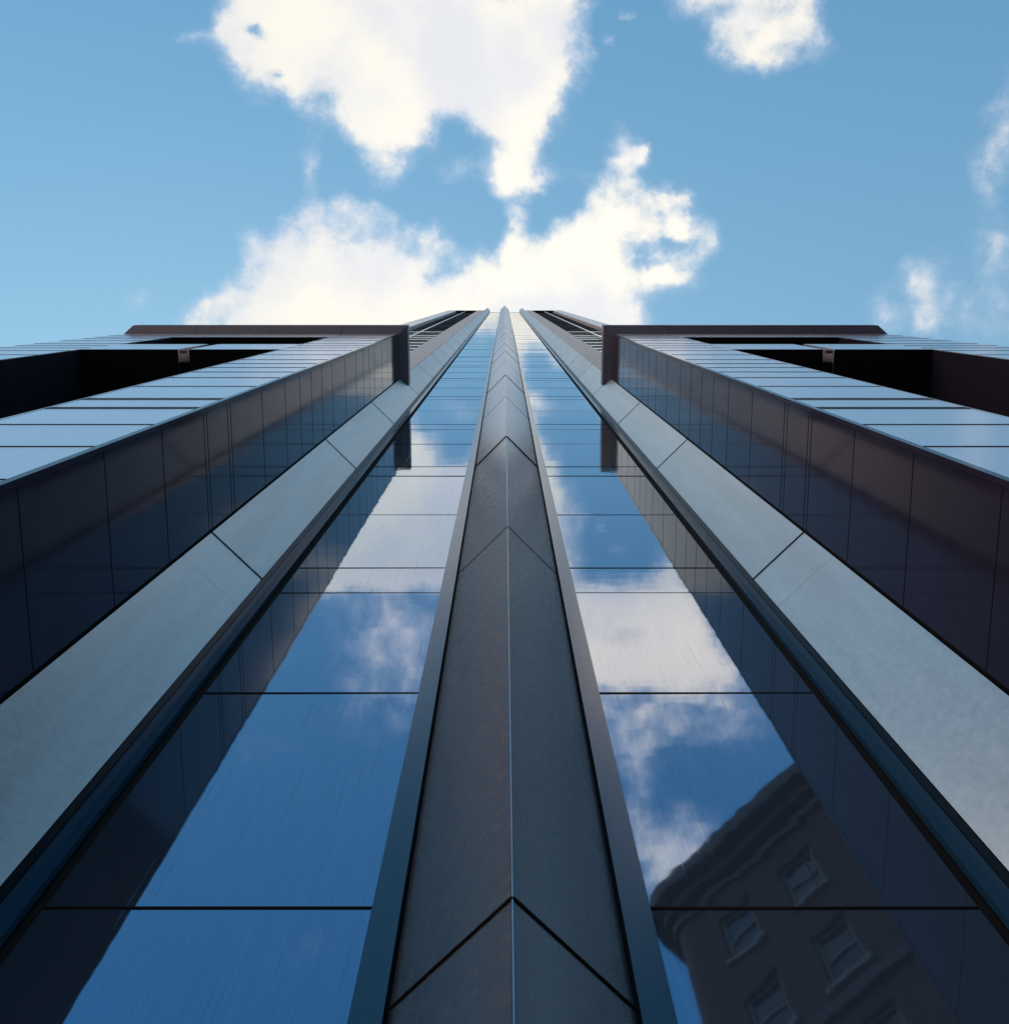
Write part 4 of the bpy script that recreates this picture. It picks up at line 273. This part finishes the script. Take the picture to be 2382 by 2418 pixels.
M['polished'] = make_polished('polished_dark_panel', (.030, .023, .042, 1), 1.25, .07, (1, .75, .75, 1))
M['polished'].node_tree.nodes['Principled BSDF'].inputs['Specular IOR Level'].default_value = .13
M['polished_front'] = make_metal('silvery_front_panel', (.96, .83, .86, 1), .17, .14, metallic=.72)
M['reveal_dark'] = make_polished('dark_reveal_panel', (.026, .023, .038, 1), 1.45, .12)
M['cornice'] = make_polished('cornice_metal', (.075, .062, .11, 1), 1.5, .4)
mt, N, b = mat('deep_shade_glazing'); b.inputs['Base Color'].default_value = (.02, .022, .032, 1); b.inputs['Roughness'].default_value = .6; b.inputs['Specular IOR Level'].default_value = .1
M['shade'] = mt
mt, N, b = mat('gasket_shade_black'); b.inputs['Base Color'].default_value = (.006, .005, .006, 1); b.inputs['Roughness'].default_value = .8
M['black'] = mt
b.inputs['Specular IOR Level'].default_value = .2
def make_plain(name, c1, c2, scale, rough=.85, bd=.004):
    mt, N, b = mat(name); P = posn(N); n = N.noise(P, scale, 8, .65)
    N.l.new(N.mix(N.sstep(n, .3, .7), c1, c2), b.inputs['Base Color']); b.inputs['Roughness'].default_value = rough
    bump(N, b, n, bd); return mt
M['asphalt'] = make_plain('asphalt', (.035, .035, .038, 1), (.065, .063, .06, 1), 60)
M['paving'] = make_plain('paving_stone', (.30, .29, .28, 1), (.42, .40, .38, 1), 14)
M['kerb'] = make_plain('kerb_granite', (.22, .22, .22, 1), (.34, .33, .32, 1), 40)
M['ground'] = make_plain('city_ground', (.07, .07, .065, 1), (.14, .13, .12, 1), 3)
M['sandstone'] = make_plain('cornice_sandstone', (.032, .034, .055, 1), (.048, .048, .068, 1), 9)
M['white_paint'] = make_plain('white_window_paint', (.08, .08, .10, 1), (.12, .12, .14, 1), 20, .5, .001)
M['road_paint'] = make_plain('road_paint', (.5, .5, .48, 1), (.75, .75, .72, 1), 30)
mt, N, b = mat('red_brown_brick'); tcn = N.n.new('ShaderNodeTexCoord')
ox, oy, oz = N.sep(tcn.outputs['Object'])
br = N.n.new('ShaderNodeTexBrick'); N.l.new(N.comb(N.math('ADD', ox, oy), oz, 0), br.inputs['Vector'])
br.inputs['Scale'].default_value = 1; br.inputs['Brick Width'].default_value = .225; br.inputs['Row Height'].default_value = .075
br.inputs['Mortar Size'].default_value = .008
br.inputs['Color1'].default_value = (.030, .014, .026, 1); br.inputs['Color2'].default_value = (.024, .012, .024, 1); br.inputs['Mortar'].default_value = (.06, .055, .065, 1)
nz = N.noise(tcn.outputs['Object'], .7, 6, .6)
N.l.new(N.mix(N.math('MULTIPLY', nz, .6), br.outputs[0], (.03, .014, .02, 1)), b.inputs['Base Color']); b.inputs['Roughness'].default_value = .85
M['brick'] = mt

# ---------------------------------------------------------------- mesh helpers
class MB:
    def __init__(s): s.v, s.f, s.blk = [], [], []
    def quad(s, a, b, c, d):
        i = len(s.v); s.v += [a, b, c, d]; s.f.append((i, i + 1, i + 2, i + 3))
    def prism(s, pts, z0, z1):                       # plan polygon extruded upwards (z may be per-point lists)
        i = len(s.v); n = len(pts)
        z0 = z0 if hasattr(z0, '__len__') else [z0] * n; z1 = z1 if hasattr(z1, '__len__') else [z1] * n
        for p, z in zip(pts, z0): s.v.append((p[0], p[1], z))
        for p, z in zip(pts, z1): s.v.append((p[0], p[1], z))
        s.f.append(tuple(range(i + n - 1, i - 1, -1))); s.f.append(tuple(range(i + n, i + 2 * n)))
        for k in range(n):
            j = (k + 1) % n; s.f.append((i + k, i + j, i + n + j, i + n + k))
    def box(s, x0, x1, y0, y1, z0, z1): s.prism([(x0, y0), (x1, y0), (x1, y1), (x0, y1)], z0, z1)
    def slab(s, a, b, z0, z1, t, all_=False):                    # vertical plate whose FRONT face runs a-b, thickness t away from the lens
        ax, ay = a; bx_, by = b; dx_, dy_ = bx_ - ax, by - ay; L = math.hypot(dx_, dy_)
        nx, ny = dy_ / L, -dx_ / L
        if nx * (0 - (ax + bx_) / 2) + ny * (0 - (ay + by) / 2) < 0: nx, ny = -nx, -ny
        pts = [(ax, ay), (bx_, by), (bx_ - nx * t, by - ny * t), (ax - nx * t, ay - ny * t)]
        i = len(s.f); s.prism(pts, z0, z1); s.blk += [i, i + 1]      # joint edges carry the black seal
        if all_: s.blk += range(i, len(s.f))
    def seal(s, a, b, z, h, p, t=.006):              # black gasket standing proud of the joint by p
        ax, ay = a; bx_, by = b; L = math.hypot(bx_ - ax, by - ay); nx, ny = (by - ay) / L, -(bx_ - ax) / L
        if nx * (ax + bx_) / 2 + ny * (ay + by) / 2 > 0: nx, ny = -nx, -ny
        s.slab((ax + nx * p, ay + ny * p), (bx_ + nx * p, by + ny * p), z - h, z + h, t + p, True)
    def build(s, name, m, parent=None, side=1, unit=True, smooth=False, bevel=0, loc=None):
        me = bpy.data.meshes.new(name)
        if unit: vv = [(side * x * S, y * S, EYE + z * S) for x, y, z in s.v]
        else: vv = s.v
        me.from_pydata(vv, [], s.f); me.update()
        me.materials.append(M[m])
        if s.blk:
            me.materials.append(M['black'])
            for k in s.blk: me.polygons[k].material_index = 1
        import bmesh
        bm = bmesh.new(); bm.from_mesh(me)
        bmesh.ops.remove_doubles(bm, verts=bm.verts, dist=1e-6)
        bmesh.ops.recalc_face_normals(bm, faces=bm.faces)
        if bevel: bmesh.ops.bevel(bm, geom=[e for e in bm.edges], offset=bevel, segments=1, affect='EDGES', clamp_overlap=True)
        bm.to_mesh(me); bm.free()
        if smooth:
            for p in me.polygons: p.use_smooth = True
        o = bpy.data.objects.new(name, me); sc.collection.objects.link(o)
        if parent is not None: o.parent = parent
        return o
def thing(name, label, cat, loc=(0, 0, 0), group=None):
    o = bpy.data.objects.new(name, None); sc.collection.objects.link(o); o.location = loc; o.empty_display_size = .3
    o['label'] = label; o['category'] = cat
    if group: o['group'] = group
    return o
GZ = -EYE / S - .0                                    # pavement level in units

# ---------------------------------------------------------------- ground
def sheet(name, x0, x1, y0, y1, z, m, th=0.0):
    g = MB()
    if th: g.box(x0, x1, y0, y1, z - th, z)
    else: g.quad((x0, y0, z), (x1, y0, z), (x1, y1, z), (x0, y1, z))
    o = g.build(name, m, unit=False); o['kind'] = 'structure'; return o
sheet('ground', -900, 900, -900, 900, -.16, 'ground')
sheet('road', -400, 400, -9.6, -3.4, -.13, 'asphalt')
sheet('pavement', -60, 60, -3.25, 30, 0, 'paving', .15)
sheet('kerb', -60, 60, -3.4, -3.252, .003, 'kerb', .15)
sheet('road_marking', -200, 200, -6.55, -6.43, -.126, 'road_paint')

# ---------------------------------------------------------------- the tower
tower = thing('office_tower', 'tall glass and metal tower with mirror windows, pointed centre fin and dark polished side wings', 'building')
TP = {'par': tower}
def part(mb, name, m, side=1, parent=tower, label=None, **k):
    o = mb.build(name, m, parent, side, **k)
    if label: o['label'] = label
    return o
SIDE = {1: 'right', -1: 'left'}

# centre fin: V-shaped aluminium covers, pointing at the street, with chevron joints
def hw(z): return .173 + .00138 * z
def ry(z): return 1.0 - hw(z)
ztop = 72.0
cj = [GZ, 1.40, 3.885, 6.41, 8.93, 11.3]
while cj[-1] < 67: cj.append(cj[-1] + 2.38)
cj[-1] = ztop
g = .0020; e = .0035; FP = [.0045, .0022, .0085, .0022, .007, .002, .006]
for k in range(len(cj) - 1):
    z0, z1 = cj[k] + g, cj[k + 1] - g; mb = MB()
    i = 0
    def ring(z):
        w, r = hw(z), ry(z)
        return [(-w, 1.0), (-e, r + e * .93), (-e * .25, r), (e * .25, r), (e, r + e * .93), (w, 1.0), (w - .012, 1.0), (0, r + .017), (-w + .012, 1.0)]
    a, b_ = ring(z0), ring(z1); n = len(a)
    mb.v = [(x, y, z0) for x, y in a] + [(x, y, z1) for x, y in b_]
    for j in range(n): mb.f.append((j, (j + 1) % n, n + (j + 1) % n, n + j))
    for j, jj in ((0, 1), (1, 2), (2, 3), (3, 4), (4, 5)): pass
    def cap(o):
        mb.f.extend([(o + 0, o + 1, o + 7, o + 8), (o + 1, o + 2, o + 7), (o + 2, o + 3, o + 7), (o + 3, o + 4, o + 7), (o + 4, o + 5, o + 6, o + 7)])
    i = len(mb.f); cap(0); cap(n); mb.blk += range(i, len(mb.f))
    if k + 1 < len(cj) - 1:
        zj = cj[k + 1]; p = FP[k] if k < len(FP) else (.002, .005)[k % 2]; w, r = hw(zj), ry(zj)
        mb.seal((0, r), (w, 1.0), zj, .0022, p * .62, .004); mb.seal((-w, 1.0), (0, r), zj, .0022, p * .62, .004)
    part(mb, 'fin_cover', 'prism')
mb = MB(); off = .012
mb.v = []
for z in (GZ, ztop - .05):
    w, r = hw(z) - off * 1.2, ry(z) + off * 1.3
    mb.v += [(-w, 1.004, z), (0, r, z), (w, 1.004, z), (0, 1.05, z)]
mb.f = [(0, 1, 5, 4), (1, 2, 6, 5), (2, 3, 7, 6), (3, 0, 4, 7), (0, 1, 2, 3), (4, 5, 6, 7)]
part(mb, 'fin_core', 'black')

# window bays, both sides of the fin
zg = [GZ, .66, 1.664, 2.668, 3.629, 3.976, 4.98, 6.079, 6.42, 7.42, 8.226, 8.57, 9.57, 10.61, 10.95, 11.95]
ZROOF = 60.6
z = 12.99
while z + 2.4 < ZROOF: zg += [z, z + .34, z + 1.34]; z += 2.38
zg += [z, ZROOF]
GX0, GX1 = .229, .775
def is_sp(a, b): return b - a < .4
def glass_pane(mb, z0, z1, x0=GX0 - .006, x1=GX1):
    nx_, nz_ = 6, 6; t1, t2 = random.uniform(-1, 1) * .0022, random.uniform(-1, 1) * .0012
    bulge = random.uniform(-.2, 1) * .0035
    base = len(mb.v); hx, hz = (x1 - x0) / 2, (z1 - z0) / 2
    for j in range(nz_ + 1):
        for i in range(nx_ + 1):
            u, v = i / nx_ * 2 - 1, j / nz_ * 2 - 1
            y = 1.0 + t1 * hx * u + t2 * hz * v + bulge * .5 * hx * (1 - u * u) * (1 - v * v)
            mb.v.append((x0 + hx * (u + 1), y, z0 + hz * (v + 1)))
    for j in range(nz_):
        for i in range(nx_):
            p = base + j * (nx_ + 1) + i; mb.f.append((p, p + 1, p + nx_ + 2, p + nx_ + 1))
for s in (1, -1):
    groups = []; cur = []
    for a, b_ in zip(zg[:-1], zg[1:]):
        if is_sp(a, b_):
            if cur: groups.append(('window', cur))
            groups.append(('spandrel_panel', [(a, b_)])); cur = []
        else: cur.append((a, b_))
    if cur: groups.append(('window', cur))
    for nm, L in groups:
        mb = MB()
        for a, b_ in L:
            glass_pane(mb, a + .0028, b_ - .0028)
            p = .0062 if abs(b_ - 1.664) < .01 or abs(b_ - 6.079) < .01 else (.0045 if is_sp(a, b_) or abs(b_ - 2.668) < .01 else .003)
            if b_ < ZROOF - .1: mb.seal((GX0 - .004, 1.0), (GX1 - .0006, 1.0), b_, .0026, p * .38)
        part(mb, nm, 'glass', s, smooth=True)
    mb = MB(); mb.slab((.17, 1.012), (.83, 1.012), GZ, ZROOF - .02, .03); part(mb, 'window_backing', 'black', s)
    # inner frame, next to the fin, and outer frame, next to the splayed reveal
    mb = MB(); seams = [GZ, 6.60, 11.3] + [11.3 + 4.76 * k for k in range(1, 11)] + [ZROOF]
    for a, b_ in zip(seams[:-1], seams[1:]):
        w0, w1 = hw(a) + .0065, hw(b_) + .0065
        q_ = lambda w, zz, y: (w, y, zz)
        i = len(mb.v); a2, b2 = a + .002, b_ - .002
        mb.v += [(w0, .993, a2), (GX0, .993, a2), (GX0, 1.006, a2), (w0, 1.006, a2), (w1, .993, b2), (GX0 + .012 * (b_ / 60), .993, b2), (GX0 + .012 * (b_ / 60), 1.006, b2), (w1, 1.006, b2)]
        mb.f += [(i, i + 1, i + 5, i + 4), (i + 1, i + 2, i + 6, i + 5), (i + 2, i + 3, i + 7, i + 6), (i + 3, i, i + 4, i + 7), (i, i + 1, i + 2, i + 3), (i + 4, i + 5, i + 6, i + 7)]
    part(mb, 'window_frame', 'frame', s)
    mb = MB()
    for a, b_ in zip(seams[:-1], seams[1:]): mb.slab((.801, .991), (.845, .991), a + .002, b_ - .002, .015)
    part(mb, 'window_frame', 'frame', s)
    mb = MB(); mb.box(.2, .846, .99, 1.25, ZROOF + .004, ZROOF + .25); part(mb, 'parapet_rail', 'dark_frame', s)

    # splayed reveal: 45 degree aluminium panels
    P3, P1 = (.846, .965), (1.0146, .796)
    rj = [GZ, 1.22, 3.68, 6.13, 8.30, 10.70, 12.9, 15.1, 17.0, 18.9]
    while rj[-1] < 62: rj.append(rj[-1] + 2.38)
    rj[-1] = 66.0
    for a, b_ in zip(rj[:-1], rj[1:]):
        mb = MB(); fine = a + (b_ - a) * .86 if a < 9 else None
        segs = [(a + .003, b_ - .003)] if not fine else [(a + .003, fine - .0007), (fine + .0007, b_ - .003)]
        for c, d_ in segs: mb.slab((P3[0] + .001, P3[1] - .001), (P1[0] - .004, P1[1] + .004), c, d_, .012)
        if b_ < 65: mb.seal(P3, (P1[0] - .004, P1[1] + .004), b_, .0028, .0024 if b_ < 10 else .0012)
        part(mb, 'reveal_panel', 'chamfer', s)
    mb = MB()
    for a, b_ in zip(rj[:-1], rj[1:]): mb.slab((P3[0], .990), (P3[0], P3[1] + .0015), a + .002, b_ - .002, .008)
    part(mb, 'reveal_return', 'dark_frame', s)  # aluminium lip; its dark reflection is put into a darker metal colour
    mb = MB(); mb.prism([(P3[0] + .012, .985), (P3[0] + .012, P3[1] + .006), (P1[0] + .006, P1[1] + .012), (P1[0] + .006, 1.02), (P3[0] + .012, 1.02)], GZ, 65.9)
    part(mb, 'reveal_core', 'black', s)

    # dark wing: side wall, front pier, window opening, outer pier
    X1, Y1, Y2, X2, X3, X4 = 1.0146, .796, .375, 1.545, 2.94, 3.63
    wj = [GZ, -.3, .2, .7, 1.24, 1.74, 2.236, 2.736, 3.21, 3.665, 3.705, 3.985, 4.03, 4.565, 5.05, 5.42, 5.75, 6.08, 6.45, 6.98, 7.5, 7.88, 8.23, 8.57, 9.09, 9.57, 9.85, 10.2, 10.6]
    hg = .0018
    mb = MB()
    for a, b_ in zip(wj[:-1], wj[1:]): mb.slab((X1, Y1 - .006), (X1, Y2 + .016), a + hg, b_ - hg, .01); mb.seal((X1, Y1 - .006), (X1, Y2 + .016), b_, hg, .0008)
    part(mb, 'side_cladding', 'polished', s)
    mb = MB()
    mb.box(X1 - .0012, X1 + .02, Y2 - .0012, Y2 + .0145, GZ, 10.598)
    part(mb, 'corner_trim', 'polished', s)
    mb = MB()
    for a, b_ in zip(wj[:-1], wj[1:]): mb.slab((X1 + .021, Y2), (X2 - .006, Y2), a + hg, b_ - hg, .01); mb.seal((X1 + .021, Y2), (X2 - .006, Y2), b_, hg, .0018 if b_ < 10.5 else -.003)
    part(mb, 'pier_cladding', 'polished_front', s)
    mb = MB(); mb.box(X2 - .005, X2, Y2 - .002, Y2 + .012, GZ, 9.848); part(mb, 'edge_bead', 'bright_trim', s)
    mb = MB(); mb.prism([(X1 + .011, Y1 + .02), (X1 + .011, Y2 + .012), (X2 - .0005, Y2 + .012), (X2 - .0005, 1.3), (X1 + .011, 1.3)], GZ, 10.59)
    part(mb, 'pier_core', 'black', s)
    mb = MB()
    for a, b_ in zip(wj[:-1], wj[1:]):
        mb.slab((X2, 1.28), (X2, Y2 + .013), a + hg, b_ - hg, -.008)
    part(mb, 'opening_reveal', 'reveal_dark', s)
    mb = MB()
    for a, b_ in zip(wj[:-1], wj[1:]): mb.slab((X3, 1.28), (X3, Y2 + .004), a + hg, b_ - hg, .01)
    part(mb, 'opening_reveal', 'reveal_dark', s)
    mb = MB()
    for a, b_ in zip(wj[:-1], wj[1:]): mb.slab((X3 + .002, Y2), (X4, Y2), a + hg, b_ - hg, .01); mb.seal((X3 + .002, Y2), (X4, Y2), b_, hg, .0018 if b_ < 10.5 else -.003)
    part(mb, 'pier_cladding', 'polished_front', s)
    mb = MB()
    for a, b_ in zip(wj[:-1], wj[1:]): mb.box(X4 - .002, X4 + .008, Y2 + .004, 12, a + hg, b_ - hg)
    part(mb, 'outer_cladding', 'polished', s)
    mb = MB(); mb.box(X3 + .011, X4 - .003, Y2 + .012, 12, GZ, 10.59); mb.box(X2 - .001, X3 + .011, 1.31, 12, GZ, 10.59)
    part(mb, 'wing_core', 'black', s)
    # recessed windows at the back of the opening
    fl = [-.94, 1.0, 1.35, 3.4, 3.75, 5.8, 6.15, 7.66]
    for a, b_ in zip(fl[0::2], fl[1::2]):
        for c in range(2):
            x0 = X2 + .02 + c * .69; mb = MB(); mb.slab((x0, 1.27), (x0 + .66, 1.27), a + .02, b_ - .02, .01)
            part(mb, 'recessed_window', 'glass', s)
    mb = MB(); mb.slab((X2, 1.295), (X3, 1.295), GZ, 10.58, .01); part(mb, 'opening_back', 'polished', s)
    # deep lintel across the opening, in two halves with a slot, and the head above
    for x0, x1 in ((X2 + .0015, 2.185), (2.262, X3 - .0015)):
        mb = MB()
        mb.box(x0, x1, Y2, 1.29, 7.67, 8.47); mb.blk.append(0)  # underside face painted black for the shade under the lintel
        part(mb, 'lintel', 'polished_front', s)
    mb = MB(); mb.box(2.1865, 2.2605, Y2 + .09, 1.29, 7.69, 8.45); part(mb, 'lintel_slot', 'black', s)
    mb = MB(); mb.box(2.20, 2.25, Y2 + .006, Y2 + .028, 7.66, 7.675); part(mb, 'slot_bracket', 'trim', s)
    mb = MB()
    for c, d_ in ((9.851, 10.198), (10.203, 10.598)): mb.blk.append(len(mb.f)); mb.box(X2 + .0015, X3 - .0015, Y2, 1.29, c, d_)  # undersides painted black, standing in for soffit shade
    part(mb, 'opening_head', 'polished_front', s)
    # cornice: soffit rising outwards to a lip
    LX, LY = .936, .295
    segs = [LX, 1.56, 2.24, 2.95]
    LOW, LIP, TOPC = 10.602, 10.68, 10.86
    # side run
    mb = MB(); gg = .002
    i = 0
    mb.v = [(X1, .790, LOW), (X1, Y2, LOW), (LX, LY, LIP), (LX, .870, LIP), (X1, .790, TOPC), (X1, Y2, TOPC), (LX, LY, TOPC), (LX, .870, TOPC)]
    mb.f = [(0, 1, 2, 3), (4, 5, 6, 7), (0, 1, 5, 4), (1, 2, 6, 5), (2, 3, 7, 6), (3, 0, 4, 7)]
    part(mb, 'cornice', 'cornice', s)
    fr = [(LX + .001, X1 + .001, 1.56), (1.56, 1.56, 2.24), (2.24, 2.24, 2.95), (2.95, 2.95, None)]
    for a, a_in, b_ in fr:
        mb = MB()
        bo, bi = (b_ - gg, b_ - gg) if b_ else (3.56, X4)
        mb.v = [(a + gg / 2, LY, LIP), (bo, LY, LIP), (bi, Y2 - .0005, LOW), (a_in + gg / 2, Y2 - .0005, LOW)] + [(a + gg / 2, LY, TOPC), (bo, LY, TOPC), (bi, Y2 - .0005, TOPC), (a_in + gg / 2, Y2 - .0005, TOPC)]
        mb.f = [(0, 1, 2, 3), (4, 5, 6, 7), (0, 1, 5, 4), (1, 2, 6, 5), (2, 3, 7, 6), (3, 0, 4, 7)]
        part(mb, 'cornice', 'cornice', s)
    mb = MB(); mb.prism([(X1 + .003, Y1 + .01), (X1 + .003, Y2 + .003), (X4 + .01, Y2 + .003), (X4 + .01, 12), (2.8, 12), (2.8, .81), (X1 + .1, .81)], 10.61, 10.85)
    part(mb, 'wing_roof', 'cornice', s)

    # shaft above the wings
    ZS = 54.2
    uj = [10.87] + [12.0 + 2.38 * k for k in range(18)] + [ZS]
    mb = MB()
    for a, b_ in zip(uj[:-1], uj[1:]): mb.box(X1 - .002, 1.33, Y1, .94, a + .003, b_ - .003)
    part(mb, 'shaft_pier', 'stone', s)
    mb = MB()
    for a, b_ in zip(uj[:-1], uj[1:]): mb.box(2.337, 2.76, Y1, .94, a + .003, b_ - .003)
    part(mb, 'edge_pier', 'pale_stone', s)
    mb = MB(); mb.box(1.02, 2.755, .941, 12, 10.87, ZS - .01); part(mb, 'shaft_core', 'black', s)
    mb = MB(); mb.box(2.7545, 2.762, .95, 12, 10.87, ZS - .004); part(mb, 'shaft_side', 'stone', s)
    mb = MB(); mb.box(1.875, 1.918, .83, .935, 10.87, ZS - .01); part(mb, 'mullion', 'slat', s)
    zs = [11.3, 12.3, 13.2, 14.2, 15.2, 16.15, 17.1, 18.05, 19.1, 20.25, 21.75, 22.75, 23.75, 26.1]
    for a in zs:
        mb = MB(); mb.box(1.332, 1.872, .868, .938, a - .11, a + .13); mb.box(1.921, 2.335, .868, .938, a - .11, a + .13)
        part(mb, 'mirror_window_band', 'slat', s, bevel=.002)  # window bands mirroring the cloud, modelled as bright metal slats
    a = 27.3
    while a < 53:
        mb = MB(); mb.box(1.332, 1.872, .885, .938, a - .3, a + .1); mb.box(1.921, 2.335, .885, .938, a - .3, a + .1)
        part(mb, 'louvre_band', 'shade', s); a += 1.19
    a = 10.87
    while a < ZS - 1.2:
        mb = MB(); mb.slab((1.331, .9395), (2.336, .9395), a + .01, a + 1.17, .0005); part(mb, 'shaft_glazing', 'shade', s); a += 1.19
    mb = MB(); mb.box(1.0, 2.77, .79, .94, ZS + .002, ZS + .25); part(mb, 'roof_coping', 'dark_frame', s)

mb = MB(); mb.box(-1.0, 1.0, 1.045, 12, GZ, ZROOF - .01); part(mb, 'tower_core', 'black')
mb = MB(); mb.box(-1.0, 1.0, 1.3, 12, ZROOF, ZROOF + .2); part(mb, 'roof', 'stone')

# ---------------------------------------------------------------- the brick building across the lane
dxu = Vector((1, 1)).normalized(); dv = Vector((1, -1)).normalized()
bld = thing('brick_building', 'dark red brick building with pale stone cornice, mirrored in the lower right windows', 'building', (4.63, -12.6, 0))
bld.rotation_euler = (0, 0, R(45))
H = 27.3 + EYE
def bpart(mb, name, m, parent=bld, **k): return mb.build(name, m, parent, 1, unit=False, **k)
# local x runs along the front (towards +x+y world); the block lies on local y < 0 ; front faces local +y
LEN, DEP = 6.2, 14.0
wx0 = [.85 + 2.0 * k for k in range(3)]; WW = 1.0
st = 3.0; WH = 1.75
zt = [H - 2.35 - st * k for k in range(8)]          # window heads
def facade(mb, L, holes_x, y, dirx=1):
    xs = sorted(set([0, L] + [v for x in holes_x for v in (x, x + WW)]))
    zs_ = sorted(set([0, H - .9] + [v for t in zt for v in (t, t - WH)]))
    for a, b_ in zip(xs[:-1], xs[1:]):
        for c, d_ in zip(zs_[:-1], zs_[1:]):
            hole = any(abs(a - x) < 1e-6 for x in holes_x) and any(abs(d_ - t) < 1e-6 for t in zt)
            if not hole: mb.quad((a, y, c), (b_, y, c), (b_, y, d_), (a, y, d_))
            else:
                r = y - .22
                mb.quad((a, y, c), (a, r, c), (a, r, d_), (a, y, d_)); mb.quad((b_, y, c), (b_, r, c), (b_, r, d_), (b_, y, d_))
                mb.quad((a, y, c), (b_, y, c), (b_, r, c), (a, r, c)); mb.quad((a, y, d_), (b_, y, d_), (b_, r, d_), (a, r, d_))
mb = MB(); facade(mb, LEN, wx0, 0.0)
rad = .55
arc = [(-rad * math.sin(t), -rad + rad * math.cos(t)) for t in [math.pi / 2 * k / 6 for k in range(7)]]
for p, q_ in zip(arc[:-1], arc[1:]): mb.quad((p[0], p[1], 0), (q_[0], q_[1], 0), (q_[0], q_[1], H - .9), (p[0], p[1], H - .9))
mb.quad((-rad, -rad, 0), (-rad, -DEP, 0), (-rad, -DEP, H - .9), (-rad, -rad, H - .9))
mb.quad((-rad, -DEP, 0), (LEN, -DEP, 0), (LEN, -DEP, H - .9), (-rad, -DEP, H - .9))
mb.quad((LEN, -DEP, 0), (LEN, 0, 0), (LEN, 0, H - .9), (LEN, -DEP, H - .9))
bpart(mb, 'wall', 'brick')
def ringpoly(o):
    r = rad + o
    a = [(-r * math.sin(t), -rad + r * math.cos(t)) for t in [math.pi / 2 * k / 6 for k in range(7)]]
    return [(LEN + o, o)] + a + [(-rad - o, -DEP - o), (LEN + o, -DEP - o)]
def ringband(name, z0, z1, o, m): mb = MB(); mb.prism(ringpoly(o), z0, z1); return bpart(mb, name, m)
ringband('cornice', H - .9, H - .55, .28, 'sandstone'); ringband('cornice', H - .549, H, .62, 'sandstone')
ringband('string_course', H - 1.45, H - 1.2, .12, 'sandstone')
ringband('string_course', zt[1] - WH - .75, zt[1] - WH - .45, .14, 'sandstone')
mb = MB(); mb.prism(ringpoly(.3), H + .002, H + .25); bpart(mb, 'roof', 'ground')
wproto = None
for t in zt:
    for x in wx0:
        if wproto is None:
            f = MB(); w_ = .09
            f.box(0, WW, -.21, -.13, 0, w_); f.box(0, WW, -.21, -.13, WH - w_, WH); f.box(0, w_, -.21, -.13, w_, WH - w_); f.box(WW - w_, WW, -.21, -.13, w_, WH - w_)
            f.box(w_, WW - w_, -.205, -.125, WH / 2 - .035, WH / 2 + .035)
            f.box(-.1, WW + .1, .002, .10, -.14, -.002)
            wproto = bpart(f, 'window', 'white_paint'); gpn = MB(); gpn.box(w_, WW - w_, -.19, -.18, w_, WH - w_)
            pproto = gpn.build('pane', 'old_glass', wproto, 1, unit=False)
            wproto.location = (x, 0, t - WH)
        else:
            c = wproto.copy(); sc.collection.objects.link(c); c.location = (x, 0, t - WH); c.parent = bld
            p = pproto.copy(); sc.collection.objects.link(p); p.parent = c
